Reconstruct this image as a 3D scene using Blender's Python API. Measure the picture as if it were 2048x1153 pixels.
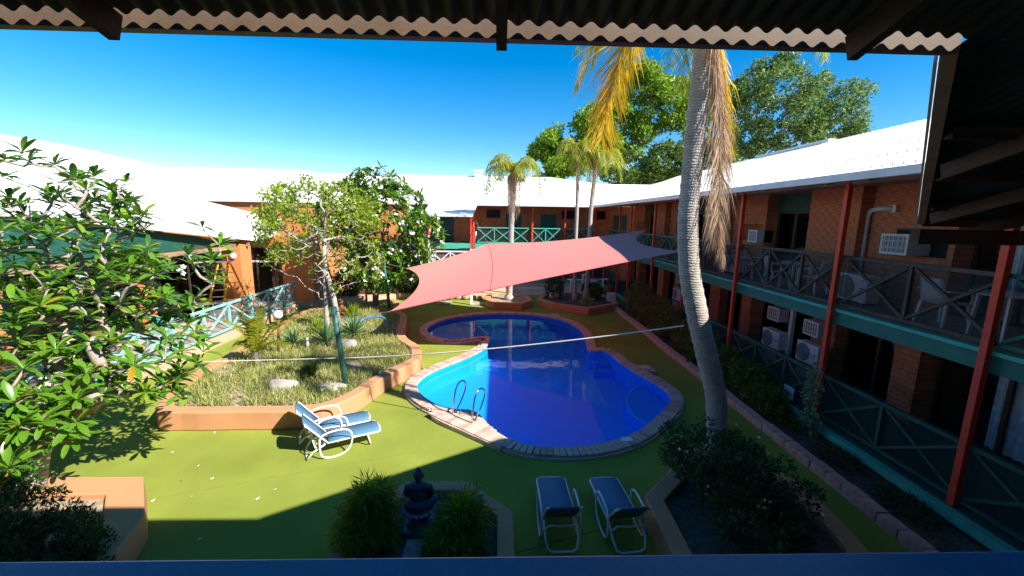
import bpy, bmesh, math, random
import numpy as np
from mathutils import Vector, Matrix
from mathutils.geometry import tessellate_polygon

# ------------------------------------------------------------------ camera, sky, sun, exposure
SC = bpy.context.scene
for o in list(bpy.data.objects): bpy.data.objects.remove(o)
COL = SC.collection
F, CX, CY = 820.0, 1024.0, 576.5
CAM = np.array([0.0, 0.0, 4.5])
def _n(v):
    v = np.array(v, float); return v/np.linalg.norm(v)
_dn = _n([(953-CX)/F, (5350-CY)/F, 1]); _up = -_dn
_y = np.array([(1000-CX)/F, (435-CY)/F, 1]); _y = _n(_y-_up*np.dot(_y, _up)); _x = np.cross(_y, _up)
MW = np.array([_x, _y, _up])                     # lens axes (right, down, forward) -> world
cam_d = bpy.data.cameras.new('camera'); cam = bpy.data.objects.new('camera', cam_d); COL.objects.link(cam)
cam_d.sensor_width = 36; cam_d.lens = F/2048*36; cam_d.clip_start = 0.05; cam_d.clip_end = 2000
_R = MW @ np.diag([1, -1, -1]).astype(float)
cam.matrix_world = Matrix([[*_R[0], CAM[0]], [*_R[1], CAM[1]], [*_R[2], CAM[2]], [0, 0, 0, 1]])
SC.camera = cam
SUN = _n([1.05, -0.66, 1.0])                      # towards the sun
world = bpy.data.worlds.new('World'); SC.world = world; world.use_nodes = True
nt = world.node_tree; bg = nt.nodes['Background']
sky = nt.nodes.new('ShaderNodeTexSky'); sky.sky_type = 'NISHITA'; sky.sun_disc = False
sky.sun_elevation = math.asin(SUN[2]); sky.sun_rotation = math.atan2(SUN[0], SUN[1])
sky.altitude = 50; sky.air_density = 0.95; sky.dust_density = 0.0; sky.ozone_density = 2.4
hs_ = nt.nodes.new('ShaderNodeHueSaturation'); hs_.inputs['Saturation'].default_value = 1.52
nt.links.new(sky.outputs[0], hs_.inputs['Color']); nt.links.new(hs_.outputs[0], bg.inputs[0]); bg.inputs[1].default_value = 0.084
sl = bpy.data.lights.new('sun', 'SUN'); so = bpy.data.objects.new('sun', sl); COL.objects.link(so)
sl.energy = 4.6; sl.angle = math.radians(0.53); sl.color = (1.0, 0.95, 0.87)
so.rotation_euler = Vector(SUN).to_track_quat('Z', 'Y').to_euler(); so.location = (30, -20, 40)
SC.view_settings.view_transform = 'Standard'; SC.view_settings.look = 'None'
SC.view_settings.gamma = 1; SC.view_settings.exposure = 1.25
SC.cycles.max_bounces = 8; SC.cycles.transparent_max_bounces = 12

def ray(px, py): return MW @ np.array([(px-CX)/F, (py-CY)/F, 1])
def P(px, py, X=None, Y=None, Z=None):            # survey: where a sight line meets a known plane
    d = ray(px, py)
    s = (Z-CAM[2])/d[2] if Z is not None else (Y/d[1] if Y is not None else X/d[0])
    return Vector(CAM+s*d)

# ------------------------------------------------------------------ materials
MT = {}
def _nodes(name):
    m = bpy.data.materials.new(name); m.use_nodes = True; n = m.node_tree
    return m, n, n.nodes['Principled BSDF'], n.nodes['Material Output']
def mat(name, col, rough=.6, var=.18, scale=6, bump=0., bscale=80, metal=0., spec=.4, fine=.08):
    if name in MT: return MT[name]
    m, n, b, out = _nodes(name)
    tc = n.nodes.new('ShaderNodeTexCoord')
    a = n.nodes.new('ShaderNodeTexNoise'); a.inputs['Scale'].default_value = scale; a.inputs['Detail'].default_value = 6
    c = n.nodes.new('ShaderNodeTexNoise'); c.inputs['Scale'].default_value = bscale; c.inputs['Detail'].default_value = 3
    n.links.new(tc.outputs['Object'], a.inputs['Vector']); n.links.new(tc.outputs['Object'], c.inputs['Vector'])
    mr = n.nodes.new('ShaderNodeMapRange'); mr.inputs[1].default_value = .3; mr.inputs[2].default_value = .7
    mr.inputs[3].default_value = 1-var; mr.inputs[4].default_value = 1+var
    n.links.new(a.outputs[0], mr.inputs[0])
    mf = n.nodes.new('ShaderNodeMapRange'); mf.inputs[1].default_value = .3; mf.inputs[2].default_value = .7
    mf.inputs[3].default_value = 1-fine; mf.inputs[4].default_value = 1+fine
    n.links.new(c.outputs[0], mf.inputs[0])
    mu = n.nodes.new('ShaderNodeMath'); mu.operation = 'MULTIPLY'; n.links.new(mr.outputs[0], mu.inputs[0]); n.links.new(mf.outputs[0], mu.inputs[1])
    mx = n.nodes.new('ShaderNodeVectorMath'); mx.operation = 'SCALE'; mx.inputs[0].default_value = col
    n.links.new(mu.outputs[0], mx.inputs['Scale']); n.links.new(mx.outputs[0], b.inputs['Base Color'])
    b.inputs['Roughness'].default_value = rough; b.inputs['Metallic'].default_value = metal
    b.inputs['Specular IOR Level'].default_value = spec
    if bump:
        bp = n.nodes.new('ShaderNodeBump'); bp.inputs['Strength'].default_value = bump; bp.inputs['Distance'].default_value = .02
        n.links.new(c.outputs[0], bp.inputs['Height']); n.links.new(bp.outputs[0], b.inputs['Normal'])
    MT[name] = m; return m
def leafmat(name, cols, trans=.35, rough=.45, spec=.4):
    m, n, b, out = _nodes(name)
    g = n.nodes.new('ShaderNodeNewGeometry'); r = n.nodes.new('ShaderNodeValToRGB')
    r.color_ramp.elements[0].color = (*cols[0], 1); r.color_ramp.elements[-1].color = (*cols[-1], 1)
    for i, c in enumerate(cols[1:-1]):
        e = r.color_ramp.elements.new((i+1)/(len(cols)-1)); e.color = (*c, 1)
    n.links.new(g.outputs['Random Per Island'], r.inputs[0]); n.links.new(r.outputs[0], b.inputs['Base Color'])
    b.inputs['Roughness'].default_value = rough; b.inputs['Specular IOR Level'].default_value = spec
    t = n.nodes.new('ShaderNodeBsdfTranslucent'); hs = n.nodes.new('ShaderNodeHueSaturation')
    hs.inputs['Value'].default_value = 1.5; hs.inputs['Hue'].default_value = .49
    n.links.new(r.outputs[0], hs.inputs['Color']); n.links.new(hs.outputs[0], t.inputs['Color'])
    mx = n.nodes.new('ShaderNodeMixShader'); mx.inputs[0].default_value = trans
    n.links.new(b.outputs[0], mx.inputs[1]); n.links.new(t.outputs[0], mx.inputs[2]); n.links.new(mx.outputs[0], out.inputs[0])
    MT[name] = m; return m
def brickmat(name, axis, c1, c2, mortar, bw=.28, bh=.115):
    m, n, b, out = _nodes(name)
    tc = n.nodes.new('ShaderNodeTexCoord'); sp = n.nodes.new('ShaderNodeSeparateXYZ'); cb = n.nodes.new('ShaderNodeCombineXYZ')
    n.links.new(tc.outputs['Object'], sp.inputs[0]); n.links.new(sp.outputs[axis], cb.inputs[0]); n.links.new(sp.outputs[2], cb.inputs[1])
    t = n.nodes.new('ShaderNodeTexBrick'); n.links.new(cb.outputs[0], t.inputs['Vector'])
    t.inputs['Color1'].default_value = (*c1, 1); t.inputs['Color2'].default_value = (*c2, 1); t.inputs['Mortar'].default_value = (*mortar, 1)
    t.inputs['Scale'].default_value = 1; t.inputs['Mortar Size'].default_value = .008; t.inputs['Brick Width'].default_value = bw; t.inputs['Row Height'].default_value = bh
    ns = n.nodes.new('ShaderNodeTexNoise'); ns.inputs['Scale'].default_value = 3; n.links.new(tc.outputs['Object'], ns.inputs['Vector'])
    mr = n.nodes.new('ShaderNodeMapRange'); mr.inputs[1].default_value = .3; mr.inputs[2].default_value = .7; mr.inputs[3].default_value = .8; mr.inputs[4].default_value = 1.15
    n.links.new(ns.outputs[0], mr.inputs[0])
    mx = n.nodes.new('ShaderNodeVectorMath'); mx.operation = 'SCALE'; n.links.new(t.outputs[0], mx.inputs[0]); n.links.new(mr.outputs[0], mx.inputs['Scale'])
    n.links.new(mx.outputs[0], b.inputs['Base Color']); b.inputs['Roughness'].default_value = .8
    bp = n.nodes.new('ShaderNodeBump'); bp.invert = True; bp.inputs['Strength'].default_value = .6; bp.inputs['Distance'].default_value = .01
    n.links.new(t.outputs['Fac'], bp.inputs['Height']); n.links.new(bp.outputs[0], b.inputs['Normal'])
    MT[name] = m; return m
def seethrough(name, col, alpha, rough=.8):
    m, n, b, out = _nodes(name); b.inputs['Base Color'].default_value = (*col, 1); b.inputs['Roughness'].default_value = rough
    t = n.nodes.new('ShaderNodeBsdfTransparent'); mx = n.nodes.new('ShaderNodeMixShader'); mx.inputs[0].default_value = alpha
    n.links.new(t.outputs[0], mx.inputs[1]); n.links.new(b.outputs[0], mx.inputs[2]); n.links.new(mx.outputs[0], out.inputs[0])
    MT[name] = m; return m
def glassmat(name, tint, ripple=0.):
    m, n, b, out = _nodes(name); n.nodes.remove(b)
    t = n.nodes.new('ShaderNodeBsdfTransparent'); t.inputs[0].default_value = (*tint, 1)
    g = n.nodes.new('ShaderNodeBsdfGlossy'); g.inputs['Roughness'].default_value = .02
    f = n.nodes.new('ShaderNodeFresnel'); f.inputs[0].default_value = 1.16 if ripple else 1.4
    mx = n.nodes.new('ShaderNodeMixShader'); n.links.new(f.outputs[0], mx.inputs[0])
    n.links.new(t.outputs[0], mx.inputs[1]); n.links.new(g.outputs[0], mx.inputs[2]); n.links.new(mx.outputs[0], out.inputs[0])
    if ripple:
        tc = n.nodes.new('ShaderNodeTexCoord'); ns = n.nodes.new('ShaderNodeTexNoise'); ns.inputs['Scale'].default_value = 3.2; ns.inputs['Detail'].default_value = 2
        n.links.new(tc.outputs['Object'], ns.inputs['Vector']); bp = n.nodes.new('ShaderNodeBump'); bp.inputs['Strength'].default_value = ripple; bp.inputs['Distance'].default_value = .05
        n.links.new(ns.outputs[0], bp.inputs['Height']); n.links.new(bp.outputs[0], g.inputs['Normal']); n.links.new(bp.outputs[0], f.inputs['Normal'])
    MT[name] = m; return m

mat('turf_seam', (.185, .22, .035), .95, .1, 2)
mat('turf', (.225, .265, .043), .95, .15, .8, .35, 170, fine=.32, spec=.1)
mat('earth', (.20, .13, .08), .95, .25, .3, .3, 20)
mat('soil', (.32, .25, .17), .95, .4, 9, .8, 40, fine=.35)
mat('mulch', (.10, .075, .055), .95, .4, 9, .8, 40, fine=.4)
mat('terracotta', (.53, .255, .122), .75, .07, 1.2, .12, 140, fine=.05)
mat('paving', (.56, .36, .24), .85, .12, 1.5, .2, 60)
mat('coping', (.56, .41, .33), .8, .2, 5, .25, 70, fine=.12)
mat('coping_b', (.47, .30, .235), .8, .2, 5, .25, 70, fine=.12)
mat('mortar', (.45, .38, .32), .9, .15, 5)
mat('pool_blue', (.0, .31, .95), .5, .05, 2, .0)
mat('pool_line', (.10, .50, .95), .5, .05, 2)
mat('white_sheet', (.80, .79, .76), .5, .03, .6, spec=.2)
mat('white_paint', (.80, .80, .78), .4, .04, 3)
mat('grey_white', (.62, .62, .60), .5, .08, 5)
mat('red_post', (.74, .065, .026), .45, .1, 4)
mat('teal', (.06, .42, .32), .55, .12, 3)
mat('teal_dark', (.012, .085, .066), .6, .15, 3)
mat('teal_rail', (.02, .17, .125), .6, .15, 4)
mat('rail_weathered', (.085, .058, .042), .7, .3, 5, .2, 60)
mat('teal_faded', (.25, .50, .48), .6, .25, 5)
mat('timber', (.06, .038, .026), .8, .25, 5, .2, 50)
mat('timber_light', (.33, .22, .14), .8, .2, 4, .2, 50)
mat('gutter', (.15, .098, .06), .6, .2, 3)
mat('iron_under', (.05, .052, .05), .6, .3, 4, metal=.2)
mat('iron_white', (.72, .71, .68), .5, .08, 3)
mat('blue_rail', (.04, .27, .62), .35, .15, 2, spec=.6)
mat('concrete', (.33, .31, .28), .85, .2, 3, .2, 40)
mat('dark', (.012, .012, .012), .7, .1, 3)
mat('door_teal', (.015, .07, .075), .5, .1, 3)
mat('frame_dark', (.045, .03, .022), .5, .1, 3)
mat('curtain', (.80, .81, .85), .9, .25, 9)
mat('ac_white', (.72, .73, .74), .4, .05, 3)
mat('ac_grey', (.20, .21, .22), .5, .1, 3)
mat('steel', (.62, .63, .65), .18, .03, 3, metal=1.)
mat('plastic_white', (.78, .78, .76), .35, .04, 3, spec=.5)
mat('sling', (.07, .17, .29), .7, .08, 5, .3, 300)
mat('ladder_yellow', (.80, .40, .012), .5, .08, 5)
mat('alu', (.55, .56, .57), .35, .08, 5, metal=.8)
mat('pole_green', (.035, .13, .105), .5, .2, 4)
mat('rope', (.80, .76, .66), .7, .05, 5)
mat('stone', (.36, .33, .29), .9, .3, 4, .6, 18)
mat('statue_stone', (.055, .085, .11), .7, .25, 12, .4, 50)
mat('bowl', (.14, .20, .29), .5, .2, 9)
mat('rust', (.20, .075, .03), .85, .25, 6, .3, 40)
mat('hose', (.05, .2, .62), .5, .05, 5)
mat('lamp_white', (.85, .85, .82), .25, .02, 5)
mat('bark_grey', (.36, .32, .28), .9, .3, 9, .6, 35, fine=.2)
mat('bark_palm', (.42, .365, .31), .9, .16, 6, .5, 45, fine=.18)
def _rings(m):
    n = m.node_tree; b = n.nodes['Principled BSDF']; tc = n.nodes.new('ShaderNodeTexCoord'); w = n.nodes.new('ShaderNodeTexWave'); w.bands_direction = 'Z'
    w.inputs['Scale'].default_value = 7.5; w.inputs['Distortion'].default_value = 4.5; w.inputs['Detail'].default_value = 3; w.inputs['Detail Scale'].default_value = 2.5
    n.links.new(tc.outputs['Object'], w.inputs['Vector']); src = b.inputs['Base Color'].links[0].from_socket
    mr = n.nodes.new('ShaderNodeMapRange'); mr.inputs[3].default_value = .82; mr.inputs[4].default_value = 1.08; n.links.new(w.outputs['Fac'], mr.inputs[0])
    sc = n.nodes.new('ShaderNodeVectorMath'); sc.operation = 'SCALE'; n.links.new(src, sc.inputs[0]); n.links.new(mr.outputs[0], sc.inputs['Scale']); n.links.new(sc.outputs[0], b.inputs['Base Color'])
    bp = n.nodes.new('ShaderNodeBump'); bp.inputs['Strength'].default_value = .4; bp.inputs['Distance'].default_value = .02; n.links.new(w.outputs['Fac'], bp.inputs['Height']); n.links.new(bp.outputs[0], b.inputs['Normal'])
_rings(MT['bark_palm'])
mat('bark_brown', (.15, .105, .075), .9, .3, 6, .6, 30)
mat('bark_pale', (.33, .27, .22), .85, .25, 8, .4, 30)
mat('petal', (.82, .82, .76), .6, .03, 4)
mat('dead_leaf', (.40, .26, .10), .8, .3, 9)
mat('sail', (.70, .115, .105), .75, .03, 2, .12, 500, spec=.1)
mat('brick_piece', (.56, .195, .088), .85, .28, 3.1, .4, 60, fine=.14)
mat('edging_block', (.58, .33, .26), .85, .22, 3.3, .4, 60, fine=.14)
brickmat('brick_x', 1, (.55, .19, .085), (.48, .155, .07), (.24, .10, .06))
brickmat('brick_y', 0, (.50, .17, .08), (.44, .14, .065), (.24, .10, .06))
mat('render_orange', (.58, .22, .075), .8, .08, 2, .1, 90)
seethrough('mesh_dark', (.018, .035, .032), .42)
seethrough('mesh_light', (.22, .25, .24), .35)
seethrough('sling_mesh', (.10, .23, .36), .80, .6)
glassmat('glass', (.86, .89, .90)); glassmat('water', (.72, .97, 1.0), .06)
leafmat('lf_frangi', [(.03, .10, .010), (.07, .19, .014), (.12, .26, .02), (.21, .32, .03)], .30, .28, .6)
leafmat('lf_yellow', [(.45, .33, .02), (.55, .30, .02)], .4)
leafmat('lf_light', [(.14, .22, .012), (.24, .34, .02), (.36, .42, .04)], .45)
leafmat('lf_tree', [(.05, .13, .008), (.12, .24, .012), (.20, .33, .016), (.28, .38, .02)], .45)
leafmat('lf_tree_dull', [(.045, .11, .022), (.09, .18, .035), (.15, .25, .05), (.21, .29, .08)], .35)
leafmat('lf_dark', [(.022, .055, .014), (.040, .092, .022), (.065, .135, .03)], .25, .5)
leafmat('lf_hedge', [(.04, .085, .010), (.08, .14, .016), (.13, .20, .022)], .3)
leafmat('lf_olive', [(.09, .095, .016), (.16, .16, .025), (.21, .20, .035)], .3)
leafmat('lf_bamboo', [(.06, .12, .006), (.12, .22, .010), (.26, .36, .014)], .45)
leafmat('lf_grass', [(.17, .22, .035), (.28, .33, .07), (.42, .42, .14), (.55, .50, .25)], .4, .7)
leafmat('lf_agave', [(.05, .13, .055), (.10, .20, .08), (.20, .28, .11)], .2)
leafmat('lf_frond', [(.42, .36, .02), (.62, .44, .015), (.75, .50, .02)], .5)
leafmat('lf_frond_green', [(.16, .23, .02), (.30, .33, .03), (.42, .38, .03)], .5)
leafmat('lf_frond_dead', [(.30, .19, .11), (.44, .30, .18), (.58, .43, .28)], .3, .7)
leafmat('lf_climber', [(.10, .19, .09), (.20, .30, .17), (.32, .42, .27)], .3)

# ------------------------------------------------------------------ mesh helpers
V = Vector
class MB:
    def __init__(s): s.v = []; s.f = []
    def add(s, vs, fs):
        o = len(s.v); s.v += [tuple(v) for v in vs]; s.f += [tuple(o+i for i in f) for f in fs]; return s
    def box(s, x0, x1, y0, y1, z0, z1):
        return s.add([(x0,y0,z0),(x1,y0,z0),(x1,y1,z0),(x0,y1,z0),(x0,y0,z1),(x1,y0,z1),(x1,y1,z1),(x0,y1,z1)],
                     [(0,3,2,1),(4,5,6,7),(0,1,5,4),(1,2,6,5),(2,3,7,6),(3,0,4,7)])
    def bar(s, p, q, w, h, up=(0,0,1)):
        p, q = V(p), V(q); d = (q-p).normalized(); u = V(up)
        if abs(d.dot(u)) > .99: u = V((0,1,0))
        a = d.cross(u).normalized()*(w/2); b = a.cross(d).normalized()*(h/2)
        vs = [p-a-b, p+a-b, p+a+b, p-a+b, q-a-b, q+a-b, q+a+b, q-a+b]
        return s.add(vs, [(0,1,2,3),(7,6,5,4),(0,4,5,1),(1,5,6,2),(2,6,7,3),(3,7,4,0)])
    def tube(s, pts, r, n=8, closed=False, cap=True):
        pts = [V(p) for p in pts]; N = len(pts); rs = [r]*N if not hasattr(r, '__len__') else list(r)
        vs = []; prev = None
        for i, p in enumerate(pts):
            if closed: d = pts[(i+1) % N]-pts[i-1]
            else: d = pts[min(i+1, N-1)]-pts[max(i-1, 0)]
            d.normalize()
            if prev is None:
                u = V((0,0,1)) if abs(d.z) < .9 else V((1,0,0)); a = d.cross(u).normalized()
            else:
                a = prev-d*prev.dot(d)
                a = a.normalized() if a.length > 1e-6 else d.orthogonal().normalized()
            prev = a; b = d.cross(a)
            for k in range(n):
                t = 2*math.pi*k/n; vs.append(p+(a*math.cos(t)+b*math.sin(t))*rs[i])
        fs = []
        M = N if closed else N-1
        for i in range(M):
            j = (i+1) % N
            for k in range(n):
                k2 = (k+1) % n; fs.append((i*n+k, i*n+k2, j*n+k2, j*n+k))
        if cap and not closed: fs += [tuple(range(n))[::-1], tuple((N-1)*n+k for k in range(n))]
        return s.add(vs, fs)
    def prism(s, poly, z0, z1):
        n = len(poly); vs = [(p[0], p[1], z0) for p in poly]+[(p[0], p[1], z1) for p in poly]
        ar = sum(poly[i][0]*poly[(i+1) % n][1]-poly[(i+1) % n][0]*poly[i][1] for i in range(n))
        tris = tessellate_polygon([[V((p[0], p[1], 0)) for p in poly]])
        fs = []
        for t in tris:
            a, b, c = [V((poly[i][0], poly[i][1], 0)) for i in t]
            if (b-a).cross(c-a).z < 0: t = t[::-1]
            fs.append(tuple(i+n for i in t)); fs.append(tuple(t[::-1]))
        for i in range(n):
            j = (i+1) % n; fs.append((i, j, j+n, i+n) if ar > 0 else (j, i, i+n, j+n))
        return s.add(vs, fs)
    def ring(s, outer, inner, z0, z1):            # a wall with a closed outline: top, bottom, two sides
        n = len(outer)
        vs = [(p[0],p[1],z0) for p in outer]+[(p[0],p[1],z1) for p in outer]+[(p[0],p[1],z0) for p in inner]+[(p[0],p[1],z1) for p in inner]
        fs = []
        for i in range(n):
            j = (i+1) % n
            fs += [(i, j, j+n, i+n), (j+2*n, i+2*n, i+3*n, j+3*n), (i+n, j+n, j+3*n, i+3*n), (i, i+2*n, j+2*n, j)]
        return s.add(vs, fs)
    def lathe(s, prof, c=(0,0,0), n=20):
        vs = []
        for r, z in prof:
            for k in range(n):
                t = 2*math.pi*k/n; vs.append((c[0]+r*math.cos(t), c[1]+r*math.sin(t), c[2]+z))
        fs = [(i*n+k, i*n+(k+1) % n, (i+1)*n+(k+1) % n, (i+1)*n+k) for i in range(len(prof)-1) for k in range(n)]
        return s.add(vs, fs)
    def sphere(s, c, r, seg=14, rings=9):
        r = (r, r, r) if not hasattr(r, '__len__') else r
        vs = [(c[0]+r[0]*math.sin(math.pi*i/rings)*math.cos(2*math.pi*k/seg), c[1]+r[1]*math.sin(math.pi*i/rings)*math.sin(2*math.pi*k/seg), c[2]+r[2]*math.cos(math.pi*i/rings)) for i in range(rings+1) for k in range(seg)]
        return s.add(vs, [((i+1)*seg+k, (i+1)*seg+(k+1) % seg, i*seg+(k+1) % seg, i*seg+k) for i in range(rings) for k in range(seg)])
    def build(s, name, m, parent=None, smooth=False, bevel=0, segs=2):
        me = bpy.data.meshes.new(name); L = wloc(parent)
        me.from_pydata([(v[0]-L[0], v[1]-L[1], v[2]-L[2]) for v in s.v], [], s.f); me.update()
        if smooth: me.shade_smooth()
        return link(name, me, m, parent, bevel, segs)
def link(name, me, m, parent=None, bevel=0, segs=2):
    if m and not me.materials: me.materials.append(MT[m] if isinstance(m, str) else m)
    o = bpy.data.objects.new(name, me); COL.objects.link(o)
    if parent is not None: o.parent = parent
    if bevel:
        b = o.modifiers.new('bevel', 'BEVEL'); b.width = bevel; b.segments = segs; b.limit_method = 'ANGLE'
    return o
def wloc(o):
    L = V((0,0,0))
    while o is not None: L = L+o.location; o = o.parent
    return L
def npmesh(name, verts, faces, m, parent=None, smooth=False):
    L = wloc(parent); verts = np.asarray(verts, np.float32)-np.array(L, np.float32); faces = np.asarray(faces, np.int32)
    me = bpy.data.meshes.new(name); k = faces.shape[1]
    me.vertices.add(len(verts)); me.vertices.foreach_set('co', verts.ravel())
    me.loops.add(faces.size); me.loops.foreach_set('vertex_index', faces.ravel())
    me.polygons.add(len(faces)); me.polygons.foreach_set('loop_start', np.arange(0, faces.size, k, dtype=np.int32)); me.polygons.foreach_set('loop_total', np.full(len(faces), k, np.int32))
    me.update(calc_edges=True); me.validate()
    if smooth: me.shade_smooth()
    return link(name, me, m, parent)
def tag(o, label, cat, group=None):
    o['label'] = label; o['category'] = cat
    if group: o['group'] = group
    return o
def thing(name, label, cat, loc=(0,0,0), group=None):
    o = bpy.data.objects.new(name, None); COL.objects.link(o); o.location = loc; o.empty_display_size = .1
    return tag(o, label, cat, group)
def struct(o): o['kind'] = 'structure'; return o
def copy_tree(o, parent=None):
    c = o.copy(); COL.objects.link(c); c.parent = parent
    for ch in list(o.children): copy_tree(ch, c)
    return c
def place(o, loc, rz=0, label=None, scale=1):
    o.location = loc; o.rotation_euler = (0, 0, rz); o.scale = (scale,)*3
    if label: o['label'] = label
    return o
def catmull(pts, per=6, closed=True):
    pts = [V(p) for p in pts]; N = len(pts); out = []
    for i in range(N if closed else N-1):
        g = (lambda k: pts[k % N]) if closed else (lambda k: pts[max(0, min(N-1, k))])
        a, b, c, d = g(i-1), g(i), g(i+1), g(i+2)
        for k in range(per):
            t = k/per; out.append(.5*((2*b)+(c-a)*t+(2*a-5*b+4*c-d)*t*t+(3*b-a-3*c+d)*t**3))
    if not closed: out.append(pts[-1])
    return out
def offset(poly, d):                               # mitred offset of a counter-clockwise outline, + is outwards
    n = len(poly); out = []
    for i in range(n):
        a, b, c = V(poly[i-1][:2]), V(poly[i][:2]), V(poly[(i+1) % n][:2])
        e1 = (b-a).normalized(); e2 = (c-b).normalized()
        n1 = V((e1.y, -e1.x)); n2 = V((e2.y, -e2.x)); m = n1+n2
        m = m.normalized() if m.length > 1e-4 else n1
        out.append(b+m*(d/max(.35, m.dot(n1))))
    return out
def ccw(poly):
    n = len(poly); ar = sum(poly[i][0]*poly[(i+1) % n][1]-poly[(i+1) % n][0]*poly[i][1] for i in range(n))
    return list(poly) if ar > 0 else list(poly)[::-1]

# ------------------------------------------------------------------ foliage helpers
def leaves(pos, nrm, size, rng, aspect=.45, jitter=.7, fold=.12, droop=0.):
    """one folded four-cornered leaf for each position; nrm = preferred pointing direction"""
    n = len(pos); d = nrm+rng.normal(0, jitter, (n, 3)); d[:, 2] -= droop; d /= np.linalg.norm(d, axis=1)[:, None]+1e-9
    r = rng.normal(0, 1, (n, 3)); s = np.cross(d, r); s /= np.linalg.norm(s, axis=1)[:, None]+1e-9
    u = np.cross(s, d); L = (size*rng.uniform(.6, 1.3, n))[:, None]; W = L*aspect/2
    a = pos; b = pos+d*L*.5+s*W+u*W*fold*2; c = pos+d*L; e = pos+d*L*.5-s*W+u*W*fold*2
    v = np.stack([a, b, c, e], 1).reshape(-1, 3); i = np.arange(n)[:, None]*4
    return v, np.concatenate([i, i+1, i+2, i+3], 1)
def cloud(centers, radii, count, rng, shell=.45):
    """points in a set of ellipsoids, denser near the surface, and their outward directions"""
    centers = np.asarray(centers, float); radii = np.asarray(radii, float)
    w = radii.prod(1)**(2/3); k = rng.choice(len(centers), count, p=w/w.sum())
    d = rng.normal(0, 1, (count, 3)); d /= np.linalg.norm(d, axis=1)[:, None]
    rr = rng.uniform(shell**3, 1, count)**(1/3)
    return centers[k]+d*radii[k]*rr[:, None], d
def clumps(centers, radii, n, rng, r=.5, shell=.3):
    p, d = cloud(centers, radii, n, rng, shell); return p, np.tile(np.array([[r, r, r*.75]]), (n, 1))*rng.uniform(.6, 1.35, (n, 1))
def wood(tips, base, rng, r_tip=.012, expo=2.2, sag=0., trunk=None, steps=4, wander=.06, rmax=1.):
    """greedy branching: every tip joins the nearest part of the tree grown so far; pipe-model radii"""
    nodes = [V(base)]; par = [-1]
    if trunk:
        for p in trunk: nodes.append(V(p)); par.append(len(nodes)-2)
    tips = sorted([V(t) for t in tips], key=lambda t: (t-nodes[-1]).length); tipi = []
    for t in tips:
        A = np.array(nodes); T = np.array(t); dd = np.linalg.norm(A-T, axis=1)
        hang = np.maximum(0, A[:, 2]-T[2])*.9
        j = int(np.argmin(dd+hang)); a = nodes[j]; L = (t-a).length; k = max(2, min(steps, int(L/.25)+1)); last = j
        for q in range(1, k+1):
            f = q/k; p = a.lerp(t, f)+V(rng.normal(0, wander*L*(0 if q == k else 1), 3)); p.z -= sag*L*math.sin(math.pi*f)
            nodes.append(p); par.append(last); last = len(nodes)-1
        tipi.append(last)
    acc = [0.0]*len(nodes)
    for i in tipi: acc[i] += r_tip**expo
    for i in range(len(nodes)-1, 0, -1):
        if acc[i] == 0: acc[i] = r_tip**expo
        acc[par[i]] += acc[i]
    rad = [min(rmax, a**(1/expo)) for a in acc]
    mb = MB()
    kids = {}
    for i, p in enumerate(par):
        if p >= 0: kids.setdefault(p, []).append(i)
    done = set()
    def chain(i):
        pts = [nodes[par[i]]]; rs = [rad[i]]
        while True:
            pts.append(nodes[i]); rs.append(rad[i]); done.add(i)
            ks = kids.get(i, [])
            if not ks: break
            ks = sorted(ks, key=lambda q: -rad[q]); i = ks[0]
        return pts, rs
    for i in range(1, len(nodes)):
        if i not in done:
            pts, rs = chain(i); mb.tube(pts, rs, 7 if rs[0] > .05 else 5, cap=False)
    return mb
def frond(pts, length, n, rng, droop=.5, width=.02, side=1.0, spread=.9):
    """feather leaf: a midrib along pts with n pairs of narrow leaflets"""
    c = catmull(pts, 8, False); N = len(c); vs = []; fs = []; mb = MB(); mb.tube(c, [max(.004, .018*(1-i/N)) for i in range(N)], 5)
    for i in range(n):
        f = (i+.5)/n*.97+.02; k = min(N-2, int(f*(N-1))); p = c[k].lerp(c[k+1], f*(N-1)-k); d = (c[k+1]-c[k]).normalized()
        s = d.cross(V((0,0,1)))
        s = s.normalized() if s.length > .15 else d.cross(V((0,1,0))).normalized()
        L = length*(math.sin(math.pi*min(1, f*.85+.13))**.6)*rng.uniform(.85, 1.1)
        for sg in (-1, 1):
            if sg == -1 and rng.random() > side: continue
            q = (s*sg*spread+d*.75+V(rng.normal(0, .12, 3))).normalized(); e1 = p+q*L*.55-V((0,0,droop*L*.18)); e2 = p+q*L-V((0,0,droop*L*.75))
            w = d*width*rng.uniform(.8, 1.2)*.5
            o = len(vs); vs += [p-w, p+w, e1+w, e1-w, e2]; fs += [(o, o+1, o+2, o+3), (o+3, o+2, o+4)]
    o = len(mb.v); mb.v += [tuple(v) for v in vs]; mb.f += [tuple(o+i for i in f) for f in fs]
    return mb
# ------------------------------------------------------------------ ground, turf, pool
pool_px = [(1043,629),(1087,633),(1128,641),(1157,656),(1170,672),(1177,699),(1186,703),(1214,704),(1239,723),(1269,743),(1313,767),(1339,787),(1343,805),
           (1327,828),(1283,864),(1239,884),(1181,897),(1122,900),(1064,896),(1023,886),(990,868),(970,849),(956,833),(936,824),(908,823),(873,814),(844,796),(831,776),(838,761),
           (859,746),(891,732),(929,717),(956,704),(972,692),(977,676),(952,677),(917,681),(882,679),(860,672),(853,661),(864,650),(897,638),(946,631),(990,628)]
pool_c = [P(x, y, Z=.06) for x, y in pool_px]
pool_e = ccw([(p.x, p.y) for p in catmull([(p.x, p.y, 0) for p in pool_c], 5)])
cop_o = offset(pool_e, .16)
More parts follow.
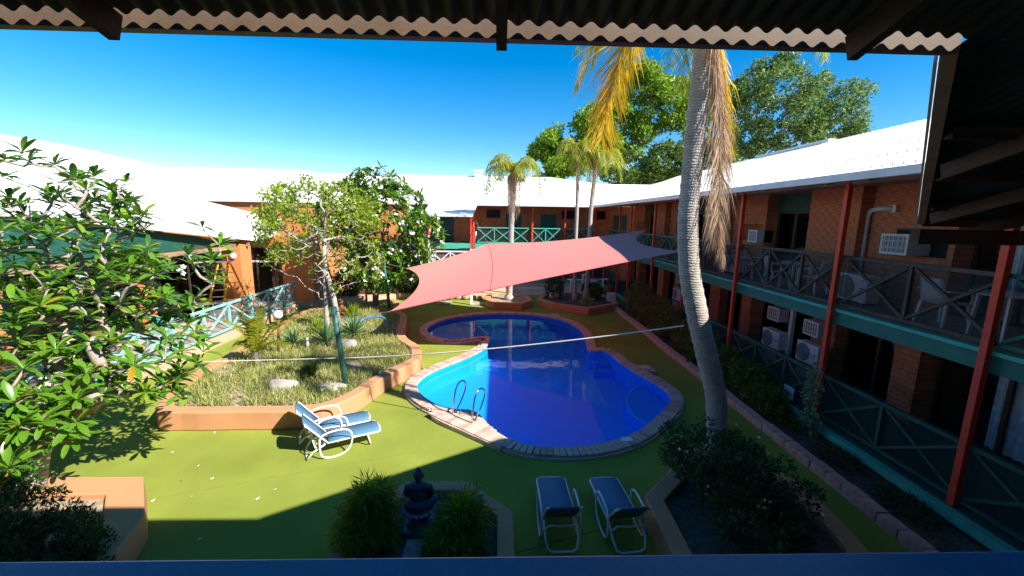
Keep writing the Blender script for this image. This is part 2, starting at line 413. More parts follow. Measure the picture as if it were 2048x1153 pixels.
# the coping must not run over itself at the spur between spa and pool: its hole in the turf is the middle of the coping
X0, X1, Y0, Y1 = -14.0, 7.0, -3.0, 30.0
def sheet(outer, hole, z, name, m):
    pts = [V((p[0], p[1], z)) for p in outer]+[V((p[0], p[1], z)) for p in hole]
    tr = tessellate_polygon([[V((p[0], p[1], 0)) for p in outer], [V((p[0], p[1], 0)) for p in hole]])
    fs = []
    for t in tr:
        a, b, c = [pts[i] for i in t]; fs.append(t if (b-a).cross(c-a).z > 0 else t[::-1])
    mb = MB(); mb.add(pts, fs); return mb.build(name, m)
turf_o = struct(sheet([(X0,Y0),(X1,Y0),(X1,Y1),(X0,Y1)], cop_o[::2], 0.0, 'turf', 'turf'))
for xa, ya, xb, yb in ((-7.9,5.2,-2.6,7.0),(-2.6,7.0,-1.2,7.45),(-4.2,3.4,.9,5.1),(.6,5.0,2.1,5.5)): MB().bar((xa, ya, .0015), (xb, yb, .0015), .011, .004).build('turf_seam', 'turf_seam', turf_o)
struct(sheet([(-900,-900),(900,-900),(900,900),(-900,900)], [(X0,Y0),(X1,Y0),(X1,Y1),(X0,Y1)], -.02, 'ground', 'earth'))
basin = MB(); n = len(pool_e); DEP = 0.60
basin.add([(p[0],p[1],.05) for p in pool_e]+[(p[0],p[1],-DEP) for p in pool_e], [(j, i, i+n, j+n) for i in range(n) for j in [(i+1) % n]])
tr = tessellate_polygon([[V((p[0],p[1],0)) for p in pool_e]])
basin.add([(p[0],p[1],-DEP) for p in pool_e], [t if (V(pool_e[t[1]])-V(pool_e[t[0]])).cross(V(pool_e[t[2]])-V(pool_e[t[0]])) > 0 else t[::-1] for t in tr])
pool = struct(basin.build('pool_basin', 'pool_blue'))
w = MB(); w.add([(p[0],p[1],-.05) for p in pool_e], [t if (V(pool_e[t[1]])-V(pool_e[t[0]])).cross(V(pool_e[t[2]])-V(pool_e[t[0]])) > 0 else t[::-1] for t in tr])
struct(w.build('water', 'water'))
# underwater bench lip of the round seat, the spa wall and the entry steps
def arc(pts, z, name, wd=.07, h=.12, m='pool_line'):
    c = catmull([(p[0], p[1], z) for p in pts], 6, False); mb = MB()
    for a, b in zip(c[:-1], c[1:]): mb.bar(a, b, wd, h)
    return mb.build(name, m, pool)
sp = [P(x, y, Z=-.05) for x, y in [(858,672),(868,655),(897,645),(930,642),(955,648),(972,662),(974,676)]]
arc([(p.x, p.y) for p in sp], -.38, 'spa_wall', .10, .45)
sb = [P(x, y, Z=-.05) for x, y in [(1278,757),(1258,772),(1255,790),(1268,812),(1290,828),(1312,837)]]
ben = [(p.x, p.y) for p in sb]+[(q.x, q.y) for q in [P(x, y, Z=.06) for x, y in [(1327,828),(1338,815),(1342,805),(1341,795),(1337,786),(1313,768)]]]
MB().prism([(q.x, q.y) for q in catmull([(b[0], b[1], 0) for b in ben], 3)], -.62, -.30).build('bench', 'pool_blue', pool)
arc([(p.x, p.y) for p in sb], -.295, 'bench_lip', .05, .03)
for k, (xa, xb, yy) in enumerate([(1192,1222,707),(1188,1226,712),(1185,1234,719)]):
    a, b = P(xa, yy, Z=-.05), P(xb, yy, Z=-.05); MB().box(a.x, b.x, a.y-.22, a.y+.10, -.62, -.13-.13*k).build('step', 'pool_blue', pool, bevel=.01)
# coping bricks, laid across the edge one by one
cop = struct(MB().ring([tuple(p) for p in offset(pool_e, .30)], [tuple(p) for p in offset(pool_e, .02)], -.05, .045).build('pool_coping', 'mortar'))
per = [V((p[0], p[1], 0)) for p in pool_e]; seg = [(per[i], per[(i+1) % n]) for i in range(n)]
tot = sum((b-a).length for a, b in seg); NB = 288; stepL = tot/NB
bmeshes = {}
for key, mm in (('a', 'coping'), ('b', 'coping_b')):
    o = MB().box(-.5, .5, 0, 1, 0, 1).build('coping_brick', mm); bmeshes[key] = o.data; bpy.data.objects.remove(o)
rng = np.random.default_rng(5); walk = 0; si = 0; acc = 0
spur = P(975, 682, Z=.06)
for k in range(NB):
    t = (k+.5)*stepL
    while acc+(seg[si][1]-seg[si][0]).length < t: acc += (seg[si][1]-seg[si][0]).length; si += 1
    a, b = seg[si]; d = (b-a).normalized(); p = a+d*(t-acc); nrm = V((d.y, -d.x, 0))
    near = (V((p.x, p.y, 0))-V((spur.x-.5, spur.y, 0))).length
    wdt = .30 if near > 1.0 else .19
    o = bpy.data.objects.new('coping_brick', bmeshes['a' if rng.random() < .6 else 'b']); COL.objects.link(o); o.parent = cop
    o.location = (p.x-nrm.x*.035, p.y-nrm.y*.035, .03+rng.uniform(-.002, .004)); o.rotation_euler = (0, 0, math.atan2(-nrm.x, nrm.y)+rng.normal(0, .012)); o.scale = (stepL-.012, wdt*rng.uniform(.97, 1.02), .075)
# paved landing behind the handrails
lp = [P(x, y, Z=.1) for x, y in [(868,822),(905,829),(936,833),(956,842),(972,860),(990,876),(1008,888),(1000,896),(965,880),(925,862),(885,845),(862,832)]]
landing = struct(MB().prism([(p.x, p.y) for p in lp], -.02, .098).build('pool_landing', 'coping', bevel=.01))
a0, b0 = P(858,828,Z=.1), P(1000,893,Z=.1)
for k in range(15):
    f = k/15; q = V(a0).lerp(V(b0), f+.03); d = (b0-a0).normalized(); nn = V((-d.y, d.x, 0)); L = .62*math.sin(math.pi*(.12+.76*f))
    mb = MB(); mb.bar(q-nn*.02, q+nn*(L-.12), .13, .03); o = mb.build('paver', 'coping_b' if k % 3 == 1 else 'coping', landing); o.location.z += .004
for nm, (x, y), s, lab in [('skimmer_lid', (1289,738), .26, 'pale square skimmer lid set beside the right edge of the pool'), ('skimmer_lid', (1108,631), .24, 'pale skimmer lid beside the far right edge of the pool')]:
    p = P(x, y, Z=.08); r = thing(nm, lab, 'skimmer lid', (p.x, p.y, 0)); MB().box(p.x-s, p.x+s, p.y-s, p.y+s, .0, .105).build('slab', 'coping_b', r, bevel=.01); MB().lathe([(.0,.0),(.15,.0),(.15,.02),(.0,.02)], (p.x, p.y, .104), 20).build('lid', 'coping', r)
p = P(1254,880,Z=.1); tag(MB().box(p.x-.11, p.x+.11, p.y-.07, p.y+.07, .104, .116).build('depth_tile', 'lamp_white', bevel=.003), 'small white depth tile on the near right coping of the pool', 'tile')

# terrace, paths
T = .30
struct(MB().prism([(-30,-3),(-9.75,-3),(-9.62,12.1),(-9.66,19.9),(-7.4,21.3),(-4.6,22.6),(-1.6,22.9),(-1.6,27.9),(-30,27.9)], -.05, T).build('terrace', 'paving'))
struct(MB().box(-1.6, 6.8, 23.2, 27.9, -.05, .10).build('path', 'paving'))

# ------------------------------------------------------------------ planters
def planter(name, label, poly, wd, h, soil_m='soil', soil_h=None, bev=.02):
    poly = ccw([(p[0], p[1]) for p in poly]); inn = offset(poly, -wd)
    cx = sum(p[0] for p in poly)/len(poly); cy = sum(p[1] for p in poly)/len(poly)
    r = thing(name, label, 'planter', (cx, cy, 0))
    MB().ring(poly, [tuple(p) for p in inn], 0, h).build('wall', 'terracotta', r, bevel=bev)
    MB().prism([tuple(p) for p in offset(poly, -wd*.9)], 0.0, soil_h if soil_h else h-.10).build('soil', soil_m, r)
    return r
HP = .42
bed_px = [(310,815),(361,825),(470,824),(573,823),(643,817),(688,802),(725,784),(761,759),(801,738),(837,720),(843,705),(837,690),(816,677),(809,663),(813,645),(813,629),(801,621)]
bed = [P(x, y, Z=HP) for x, y in bed_px]+[P(790,598,Z=HP), P(718,606,Z=HP), P(650,615,Z=HP), P(603,623,Z=HP), P(482,693,Z=HP), P(388,744,Z=HP)]
bed = [(p.x, p.y) for p in bed]
bed_s = [(p.x, p.y) for p in catmull([(p[0], p[1], 0) for p in bed], 3)]
BED = planter('garden_bed', 'large terracotta rendered garden bed with dry grass and yuccas beside the pool', bed_s, .30, HP, 'soil', .33, .03)
b1 = [P(x, y, Z=HP) for x, y in [(667,1000),(815,962),(935,962),(1025,1022),(1028,1112)]]
b1 = [(-2.02,3.6),(-2.42,4.0),(-2.42,5.32)]+[(b1[1].x-.02, b1[1].y),(b1[2].x, b1[2].y),(b1[3].x, b1[3].y),(.22,3.6)]
BUD = planter('octagonal_planter', 'terracotta octagonal planter holding the grey seated statue and two feathery bushes', [(-2.05,3.2),(-2.05,4.45),(-1.98,5.15),(-1.41,5.85),(-.47,5.85),(.22,5.17),(.22,3.2)], .22, HP, 'mulch', .30)
BSH = planter('octagonal_planter', 'terracotta octagonal planter holding the dark flowering bush and palm', [(2.17,4.2),(2.21,5.49),(2.79,6.04),(3.3,6.75),(4.25,6.75),(4.86,5.7),(4.70,4.35),(4.2,3.8),(2.6,3.8)], .26, HP, 'mulch', .32)
LPL = planter('octagonal_planter', 'terracotta planter at lower left under the big frangipani', [(-4.62,4.5),(-4.82,5.14),(-5.55,6.0),(-8.2,6.0),(-8.2,3.4),(-4.9,3.4)], .42, HP, 'soil', .33)
OCT = planter('octagonal_planter', 'small sunlit terracotta octagonal planter with one palm beyond the pool', [(-.25,19.85),(1.1,19.6),(1.66,20.5),(1.62,21.7),(.95,22.5),(-.15,22.55),(-.72,21.8),(-.72,20.6)], .28, .36, 'soil', .28)
FPL = planter('octagonal_planter', 'shaded terracotta planter with twin thin palms beyond the pool', [(1.95,21.0),(2.65,19.8),(4.21,18.75),(6.0,20.0),(6.2,21.6),(5.6,23.0),(2.7,23.0)], .26, .34, 'mulch', .27)
# block edging along the right wing, laid one by one
EDG = struct(MB().box(5.93, 6.80, 2.5, 21.0, -.02, .06).build('planting_strip', 'mulch'))
bm_ = MB().box(-.10, .10, -.5, .5, 0, .17).build('edging_block', 'edging_block', bevel=.0); ed = bm_.data; bpy.data.objects.remove(bm_)
edge = tag(MB().box(5.76, 5.92, 3.0, 20.0, -.02, .05).build('block_edging', 'mortar'), 'pinkish concrete block edging along the hedge strip', 'edging')
y = 3.0; k = 0
while y < 19.9:
    L = .34; o = bpy.data.objects.new('edging_block', ed); COL.objects.link(o); o.parent = edge
    o.location = (5.84+.02*math.sin(y*1.3)+rng.normal(0, .006), y+L/2, rng.uniform(-.004, .012)); o.scale = (1.0, L-.018, 1); o.rotation_euler = (0, 0, rng.normal(0, .014)); y += L

# ------------------------------------------------------------------ right wing
def railing(parent, A, B, z, n, rm, bm_='mesh_dark', h=1.08, w=.06):
    """one bay of cross-braced balustrade between A and B"""
    A, B = V((*A, 0)), V((*B, 0)); mid = (A+B)/2
    top = MB(); top.bar(A+V((0,0,z+h)), B+V((0,0,z+h)), w*1.3, w*1.1); r = top.build('railing', rm, parent)
    MB().bar(A+V((0,0,z+.10)), B+V((0,0,z+.10)), w, w).build('bottom_rail', rm, r)
    for i in range(n):
        a = A.lerp(B, i/n); b = A.lerp(B, (i+1)/n)
        if i > 0: MB().bar(a+V((0,0,z+.13)), a+V((0,0,z+h-.03)), w, w).build('baluster', rm, r)
        d = (b-a).normalized(); a2, b2 = a+d*.05, b-d*.05; off = d.cross(V((0,0,1)))*.012
        MB().bar(a2+V((0,0,z+.15))+off, b2+V((0,0,z+h-.06))+off, w*.7, w*.8).build('brace', rm, r)
        MB().bar(a2+V((0,0,z+h-.06))-off, b2+V((0,0,z+.15))-off, w*.7, w*.8).build('brace', rm, r)
    if bm_:
        m = MB(); nn = (B-A).normalized().cross(V((0,0,1)))
        nn = nn*.045
        if (V((6.0, 12.0, 0))-A).dot(nn) > 0: nn = -nn
        m.add([A+nn+V((0,0,z+.06)), B+nn+V((0,0,z+.06)), B+nn+V((0,0,z+h-.02)), A+nn+V((0,0,z+h-.02))], [(0,1,2,3)]); m.build('mesh_panel', bm_, r)
    return r
def slider(parent, plane, c0, c1, z0, z1, at, curtain=True, flip=1, name='sliding_door'):
    """aluminium framed sliding glass door in a wall on an X or Y plane, looking towards -axis"""
    fr = MB(); t = .05; mid = (c0+c1)/2
    def bx(mb, u0, u1, d0, d1, w0, w1):
        return mb.box(at+d0, at+d1, u0, u1, w0, w1) if plane == 'X' else mb.box(u0, u1, at+d0, at+d1, w0, w1)
    for u0, u1, w0, w1 in [(c0, c0+t, z0, z1), (c1-t, c1, z0, z1), (c0+t, c1-t, z1-t, z1), (c0+t, c1-t, z0, z0+t), (mid-.035, mid+.035, z0+t, z1-t)]: bx(fr, u0, u1, -.02, .05, w0, w1)
    r = fr.build(name, 'frame_dark', parent)
    for u0, u1, k in [(c0+t, mid-.035, .01), (mid+.035, c1-t, .025)]:
        g = MB(); bx(g, u0, u1, k, k+.006, z0+t, z1-t); g.build('pane', 'glass', r)
    if curtain:
        N = 40; cm = MB(); vs = []
        u0, u1 = (c0+.08, mid+.25) if flip > 0 else (mid-.25, c1-.08)
        for i in range(N+1):
            u = u0+(u1-u0)*i/N; dd = .085+.03*math.sin(i*1.35)+.012*math.sin(i*.47)
            for zz in (z0+.06, z1-.06): vs.append((at+dd, u, zz) if plane == 'X' else (u, at+dd, zz))
        cm.add(vs, [(2*i, 2*i+1, 2*i+3, 2*i+2) for i in range(N)]); cm.build('curtain', 'curtain', r)
    bk = MB(); bx(bk, c0, c1, .75, .8, z0, z1); bx(bk, c0, c1, .06, .75, z1-.02, z1); bx(bk, c0, c1, .06, .75, z0, z0+.02); bk.build('dark_room_box', 'dark', r)  # near-black panels: the unlit room's darkness is put into their colour
    return r
ZU, ZD, ZE, ZC = 2.70, .27, 5.30, 5.36            # upper floor, ground deck, eave, verandah ceiling
RW = thing('motel_wing', 'right hand two storey brick motel wing with red posts and white roof', 'building', (8.8, 12, 0))
MB().box(6.84, 11.5, 1.5, 28.0, -.05, ZD-.03).build('plinth', 'brick_x', RW)
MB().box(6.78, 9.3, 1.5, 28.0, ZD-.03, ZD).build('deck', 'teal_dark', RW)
MB().box(6.72, 6.86, 1.5, 28.0, ZD-.13, ZD+.012).build('deck_edge', 'teal', RW)
MB().box(7.16, 9.3, 1.5, 28.0, ZU-.16, ZU).build('balcony_floor', 'concrete', RW)
MB().box(7.06, 7.16, 1.5, 28.0, ZU-.30, ZU-.03).build('edge_beam', 'teal_rail', RW)
MB().box(7.00, 7.20, 1.5, 28.0, ZU-.03, ZU+.03).build('edge_cap', 'teal', RW)  # brighter teal than the beam below: its lit top is put into the colour
MB().box(7.02, 9.9, 1.5, 28.0, ZC, ZC+.03).build('verandah_ceiling', 'timber_light', RW)
MB().box(6.93, 7.03, 1.5, 27.0, ZC-.12, ZC+.10).build('eave_beam', 'timber_light', RW)
up_bricks = []
def wall_x(x, y0, y1, z0, z1, thick=1.2, opening=None, bricks=False, x1=10.0):
    """brick wall block with its face on x; an opening leaves a hole"""
    mb = MB()
    if opening:
        oy0, oy1, oz0, oz1 = opening
        mb.box(x, x1, y0, oy0, z0, z1); mb.box(x, x1, oy1, y1, z0, z1); mb.box(x, x1, oy0, oy1, z0, oz0); mb.box(x, x1, oy0, oy1, oz1, z1)
    else: mb.box(x, x1, y0, y1, z0, z1)
    o = mb.build('wall', 'brick_x', RW)
    if bricks: up_bricks.append((o, x, y0, y1, z0, z1, opening))
    return o
for k in range(-1, 4):
    s = 7.7+5.8*k
    if s > 26: break
    e = min(s+5.8, 27.9)
    op = (s+.12, s+1.22, ZU+1.12, ZU+1.70)
    wall_x(8.8, s, s+1.9, ZU, ZC, opening=op, bricks=(k == 0))
    if s+3.5 < 28: wall_x(8.5, s+1.9, s+3.5, ZU, ZC, bricks=(k == 0))
    if s+5.8 < 28.2:
        wall_x(9.2, s+3.5, s+4.15, ZU, ZC, x1=10.0); slider(RW, 'X', s+4.15, s+5.8, ZU, ZU+2.1, 9.22, flip=1)
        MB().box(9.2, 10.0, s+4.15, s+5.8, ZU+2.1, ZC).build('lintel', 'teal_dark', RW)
    # ground floor is set out differently: paired plant bays, then glazed rooms
    g = 5.3+5.8*k
    wall_x(9.2, g+0.0, g+.2, ZD, ZU-.16); slider(RW, 'X', g+.2, g+2.6, ZD, ZD+2.1, 9.22, flip=-1 if k % 2 else 1, curtain=True)
    wall_x(8.75, g+2.6, g+3.15, ZD, ZU-.16); slider(RW, 'X', g+3.15, g+5.0, ZD, ZD+2.1, 9.3, flip=1)
    wall_x(8.95, g+5.0, g+5.8, ZD, ZU-.16)
    MB().box(9.2, 10.0, g+.2, g+2.6, ZD+2.1, ZU-.16).build('lintel', 'teal_dark', RW); MB().box(9.28, 10.0, g+3.15, g+5.0, ZD+2.1, ZU-.16).build('lintel', 'teal_dark', RW)
# bricks standing proud of the two nearest upper wall faces
bb = MB().box(0, .02, 0, 1, 0, 1).build('brick', 'brick_piece'); bdat = bb.data; bpy.data.objects.remove(bb)
def lay(o, x, y0, y1, z0, z1, op, bw=.285, bh=.118):
    r = 0; z = z0+.05
    L = wloc(o)
    while z+bh < z1+.001:
        yy = y0 - (bw/2 if r % 2 else 0)
        while yy < y1-.02:
            a, b = max(yy, y0), min(yy+bw-.014, y1)
            if b-a > .06 and not (op and b > op[0]-.03 and a < op[1]+.03 and z+bh > op[2]-.02 and z < op[3]+.02):
                q = bpy.data.objects.new('brick', bdat); COL.objects.link(q); q.parent = o
                q.location = V((x-.009+rng.uniform(-.002, .002), a, z))-L; q.scale = (1, b-a, bh-.014)
            yy += bw
        z += bh; r += 1
for u in up_bricks: lay(*u)
# posts
POSTS = [5.42, 8.19, 11.75, 15.1, 18.4, 21.8, 23.8, 27.0]
for y in POSTS: MB().box(6.90, 6.995, y-.05, y+.05, ZD, ZC+.28).build('post', 'red_post', RW, bevel=.006)
MB().box(6.90, 6.995, 2.6, 2.7, ZD, ZC+.28).build('post', 'red_post', RW)
PY = [2.65]+POSTS
for a, b in zip(PY[:-1], PY[1:]):
    nn = max(1, round((b-a)/1.22)); wx = 7.10
    railing(RW, (wx, a+.02), (wx, b-.02), ZU+.02, nn, 'rail_weathered' if 4 < a < 12 else 'teal_rail')
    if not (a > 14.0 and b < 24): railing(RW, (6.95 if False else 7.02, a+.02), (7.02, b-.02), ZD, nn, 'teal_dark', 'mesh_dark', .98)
# roof: white sheeting from eave to ridge, hip valley at the far end
def roof_strip(name, lo, hi, parent, m='white_sheet', th=.05):
    mb = MB(); n = len(lo); lo = [V(p) for p in lo]; hi = [V(p) for p in hi]; dz = V((0,0,-th))
    vs = lo+hi+[p+dz for p in lo]+[p+dz for p in hi]; fs = []
    for i in range(n-1):
        fs += [(i, i+1, n+i+1, n+i), (2*n+i+1, 2*n+i, 3*n+i, 3*n+i+1), (i+1, i, 2*n+i, 2*n+i+1), (n+i, n+i+1, 3*n+i+1, 3*n+i)]
    fs += [(0, n, 3*n, 2*n), (n-1, 3*n-1, 4*n-1, 2*n-1)]
    mb.add(vs, fs); return mb.build(name, m, parent)
EX, RX, RZ = 6.0, 11.5, 7.27
rr = roof_strip('roof', [(EX,-3.5,ZE),(EX,27.2,ZE)], [(RX,-3.5,RZ),(RX,32.2,7.15)], RW)
roof_strip('roof', [(17.0,-3.5,ZE),(17.0,38,ZE)], [(RX,-3.5,RZ),(RX,32.2,7.15)], RW)
MB().box(EX-.10, EX+.02, 4.6, 27.1, ZE-.10, ZE+.035).build('gutter', 'iron_white', RW, bevel=.01)
ri = MB(); sl_ = (RZ-ZE)/(RX-EX)                    # sheet ribs, running up the slope
y = 4.7
while y < 27.0:
    x1 = min(RX, RX); ri.bar((EX+.03, y, ZE+.012), (RX-.05, y, RZ+.004), .028, .026); y += .19
ri.build('sheet_rib', 'white_sheet', rr)['kind'] = 'stuff'
sc_ = MB()
for j in range(6):
    x = EX+.35+j*.95; y = 4.8
    while y < 24: sc_.box(x-.012, x+.012, y-.012, y+.012, ZE+(x-EX)*sl_+.0, ZE+(x-EX)*sl_+.034); y += .19
sc_.build('roofing_screw', 'grey_white', rr)['kind'] = 'stuff'
tag(MB().box(11.3, 11.6, 14.5, 18.5, 7.24, 7.35).build('roof_vent', 'iron_white', bevel=.03), 'low pale vent cowl along the ridge of the right wing', 'roof vent')
for y in np.arange(5.0, 27.0, .9): MB().bar((EX+.05, y, ZE-.09), (7.9, y, ZE-.09+1.85*sl_), .05, .09).build('rafter', 'timber_light', RW)

# air conditioners
def condenser(loc, label, s=1.0):
    r = thing('air_conditioner', label, 'air conditioner', loc, 'outdoor air conditioner units'); x, y, z = loc; w, h, d = .86*s, .60*s, .32*s
    c = MB().box(x, x+d, y-w/2, y+w/2, z+.06, z+.06+h).build('casing', 'ac_white', r, bevel=.02)
    cy, cz, R = y+w*.16, z+.06+h*.5, h*.42
    f = MB(); f.tube([(x-.004, cy+R*math.cos(t), cz+R*math.sin(t)) for t in np.linspace(0, 2*math.pi, 25)[:-1]], .008, 6, True); f.build('fan_ring', 'ac_grey', c)
    d_ = MB(); N = 24; d_.add([(x-.002, cy, cz)]+[(x-.002, cy+R*.97*math.cos(2*math.pi*i/N), cz+R*.97*math.sin(2*math.pi*i/N)) for i in range(N)], [(0, (i+1) % N+1, i+1) for i in range(N)]); d_.build('fan_opening', 'ac_grey', c)
    gr = MB()
    for q in (.25, .45, .65, .85): gr.tube([(x-.008, cy+R*q*math.cos(t), cz+R*q*math.sin(t)) for t in np.linspace(0, 2*math.pi, 19)[:-1]], .004, 4, True)
    gr.build('fan_grille', 'ac_white', c)
    MB().box(x-.004, x, y-w*.40, y-w*.30, cz-.01, cz+.02).build('badge', 'dark', c); MB().box(x-.004, x, y-w*.38, y-w*.33, cz+.16*s, cz+.19*s).build('badge', 'hose', c)
    for yy in (y-w*.35, y+w*.35): MB().box(x+.02, x+d-.02, yy-.03, yy+.03, z, z+.062).build('foot', 'ac_grey', r)
    return r
condenser((7.95, 8.95, ZU), 'white outdoor air conditioner unit on the upper balcony beside the near red post')
condenser((7.95, 13.9, ZU), 'white outdoor air conditioner unit on the upper balcony behind the leaning palm', .95)
for (px, py, lab) in [(1613,705,'white outdoor air conditioner unit on the ground floor verandah beside the grey downpipe'),(1540,676,'white outdoor air conditioner unit on the ground floor verandah nearer the hedge'),(1352,588,'small distant white air conditioner unit low on the ground floor verandah')]:
    p = P(px, py, X=8.35); b = MB().box(p.x+.02, p.x+.30, p.y-.35, p.y+.35, ZD, max(ZD+.05, p.z-.36)); q = condenser((p.x, p.y, max(ZD+.05, p.z-.36)), lab, .92)
    b.build('stand', 'ac_grey', q)
def grille(face, y, z, w, h, d, label, m='plastic_white'):
    r = thing('window_air_conditioner', label, 'air conditioner', (face, y, z), 'window air conditioner boxes')
    c = MB().box(face-d, face+.3, y-w/2, y+w/2, z-h/2, z+h/2).build('casing', m, r, bevel=.01)
    MB().box(face-d-.006, face-d, y-w/2+.05, y+w/2-.05, z-h/2+.05, z+h/2-.05).build('coil_panel', 'ac_grey', c)
    for i in range(5): yy = y-w/2+.05+(w-.1)*(i+.5)/5; MB().box(face-d-.014, face-d-.006, yy-.008, yy+.008, z-h/2+.045, z+h/2-.045).build('grille_bar', m, c)
    for i in range(2): zz = z-h/2+.05+(h-.1)*(i+.7)/2.4; MB().box(face-d-.018, face-d-.0145, y-w/2+.05, y+w/2-.05, zz-.006, zz+.006).build('grille_bar', m, c)
    return r
grille(8.8, 9.1-.55+.0, ZU+1.36, .62, .44, .40, 'beige window air conditioner box in the upper brick wall above the balcony', 'iron_white')
MB().box(8.78, 8.9, 7.82, 8.92, ZU+1.66, ZU+1.70).build('window_frame', 'teal_dark', RW); MB().box(8.90, 8.92, 7.82, 8.92, ZU+1.12, ZU+1.68).build('window_pane', 'dark', RW)
grille(8.5, 15.9, ZU+1.35, .5, .42, .22, 'small white window air conditioner box on the upper wall left of the palm')
grille(8.8, 13.75, ZU+1.3, .5, .42, .25, 'pale window air conditioner box on the upper wall right of the hanging dead fronds')
for px, py, lab in [(1547,628,'white gridded window air conditioner box on the ground floor, farther of the pair'),(1622,657,'white gridded window air conditioner box on the ground floor beside the downpipe'),(1358,557,'small far white window air conditioner box on the ground floor')]:
    p = P(px, py, X=8.6); grille(8.6, p.y, p.z, .55, .42, .02, lab)
wp = [V((8.72, 9.62, ZU+.55)), V((8.72, 9.62, ZU+1.95)), V((8.72, 9.55, ZU+2.08)), V((8.72, 9.42, ZU+2.12)), V((8.72, 9.02, ZU+2.12))]
MB().tube(wp, .055, 10).build('conduit', 'grey_white', RW, smooth=True); MB().box(8.70, 8.80, 8.94, 9.06, ZU+2.04, ZU+2.20).build('conduit_cap', 'grey_white', RW)
MB().box(8.6, 8.7, 11.45, 11.57, ZD+.3, ZU-.3).build('downpipe', 'grey_white', RW)
# ------------------------------------------------------------------ far wing
FW = thing('motel_wing', 'far two storey brick motel wing with green balustrade and white roof', 'building', (0, 29, 0))
YW, YS = 29.5, 28.0
MB().box(-26, 9.3, YS, 31, -.05, ZD).build('plinth', 'brick_y', FW)
MB().box(-26, 6.9, YS-.06, YS+.06, ZD-.15, ZD+.02).build('deck_edge', 'teal', FW)
MB().box(-26, 8.6, YS, YW, ZU-.16, ZU).build('balcony_floor', 'concrete', FW)
MB().box(-26, 7.0, YS-.09, YS, ZU-.34, ZU+.03).build('edge_beam', 'teal', FW)
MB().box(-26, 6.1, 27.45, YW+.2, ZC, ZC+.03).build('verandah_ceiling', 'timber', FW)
MB().box(-6.0, 10.0, YW, YW+.25, ZD, ZC).build('wall', 'brick_y', FW)
MB().box(-26, -6.0, 27.32, 27.6, ZU, ZC+.02).build('wall', 'render_orange', FW)
MB().box(-26, -6.0, YS+1.2, YS+1.5, ZD, ZU).build('wall', 'render_orange', FW)
def far_door(px0, px1, z0, m='door_teal', h=2.05):
    a, b = P(px0, 440, Y=YW), P(px1, 440, Y=YW); d = MB().box(a.x, b.x, YW-.05, YW-.002, z0, z0+h).build('door', m, FW); MB().sphere((b.x-.12, YW-.08, z0+1.0), .04, 8, 6).build('handle', 'steel', d)
    MB().box(a.x-.07, a.x, YW-.06, YW-.001, z0, z0+h+.07).build('door_frame', 'teal_dark', d)
    MB().box(b.x, b.x+.07, YW-.06, YW-.001, z0, z0+h+.07).build('door_frame', 'teal_dark', d)
for a, b in [(1014,1040),(1083,1110),(1230,1252),(880,905)]: far_door(a, b, ZU)
for a, b in [(900,925),(1000,1026),(1095,1120),(1190,1214)]: far_door(a, b, ZD)
for a, b in [(973,1001),(1123,1150),(1190,1214),(906,936)]:
    p, q = P(a, 415, Y=YW), P(b, 415, Y=YW); fr = MB()
    fr.box(p.x, q.x, YW-.04, YW-.002, ZU+1.75, ZU+2.35); w_ = fr.build('window', 'frame_dark', FW)
    for k in range(3):
        u = p.x+.05+(q.x-p.x-.1)*k/3; v = p.x+.05+(q.x-p.x-.1)*(k+1)/3-.03; MB().box(u, v, YW-.05, YW-.041, ZU+1.80, ZU+2.30).build('pane', 'glass', w_)
for px in [(1065), (1190), (948), (1130)]:
    p = P(px, 440, Y=YS); MB().box(p.x-.05, p.x+.05, YS-.20, YS-.10, ZD, ZC+.1).build('post', 'red_post', FW)
for x0, x1 in [(-1.55,2.0),(2.1,4.1),(4.2,6.4)]:
    railing(FW, (x0, YS-.04), (x1, YS-.04), ZU+.02, 2 if x1-x0 < 3 else 3, 'teal', 'mesh_dark')
railing(FW, (-6, YS-.04), (-4.0, YS-.04), ZU+.02, 2, 'teal', 'mesh_dark')
for x0, x1 in [(-6.5,-4.0),(-3.9,-1.5),(1.9,4.0),(4.1,6.4)]: railing(FW, (x0, YS-.02), (x1, YS-.02), ZD, 2, 'teal_rail', 'mesh_dark', 1.0)
roof_strip('roof', [(-27,27.2,ZE+.1),(-15.2,27.2,ZE+.07),(-14.0,27.2,ZE+.07),(2.5,27.2,ZE+.02),(5.0,27.2,ZE),(6.0,27.2,ZE)], [(-25.5,32.2,7.8),(-15.0,32.2,7.8),(-14.0,32.2,7.58),(3.8,32.2,7.58),(7.8,32.2,7.12),(11.5,32.2,7.15)], FW)
roof_strip('roof', [(-27,37,ZE),(17,37.0,ZE)], [(-27,32.2,7.15),(11.5,32.2,7.12)], FW)
MB().box(-27, 6.0, 27.10, 27.2, ZE-.06, ZE+.06).build('gutter', 'iron_white', FW)
# stair roof with the half landing below it
ST = thing('stair_tower', 'white roofed stair landing with white cross braced balustrade behind the shade sail', 'staircase', (-2.5, 21, 0))
roof_strip('roof', [(-3.9,20.9,4.58),(-1.36,20.9,4.60)], [(-4.55,27.25,ZE+.06),(-1.47,27.25,ZE+.06)], ST)
MB().box(-3.9, -1.36, 20.80, 20.9, 4.50, 4.60).build('gutter', 'iron_white', ST)
MB().box(-3.62, -1.40, 21.0, 23.2, 1.66, 1.78).build('landing', 'white_paint', ST)
for x, zt, m in [(-1.44, 2.9, 'white_paint'), (-3.56, 3.55, 'white_paint')]: MB().box(x-.06, x+.06, 20.86, 20.98, 0 if x > -2 else .30, zt).build('post', m, ST, bevel=.005)
MB().box(-1.49, -1.39, 20.87, 20.97, 2.9, 4.55).build('post', 'red_post', ST); MB().box(-3.61, -3.51, 20.87, 20.97, 3.55, 4.55).build('post', 'red_post', ST)
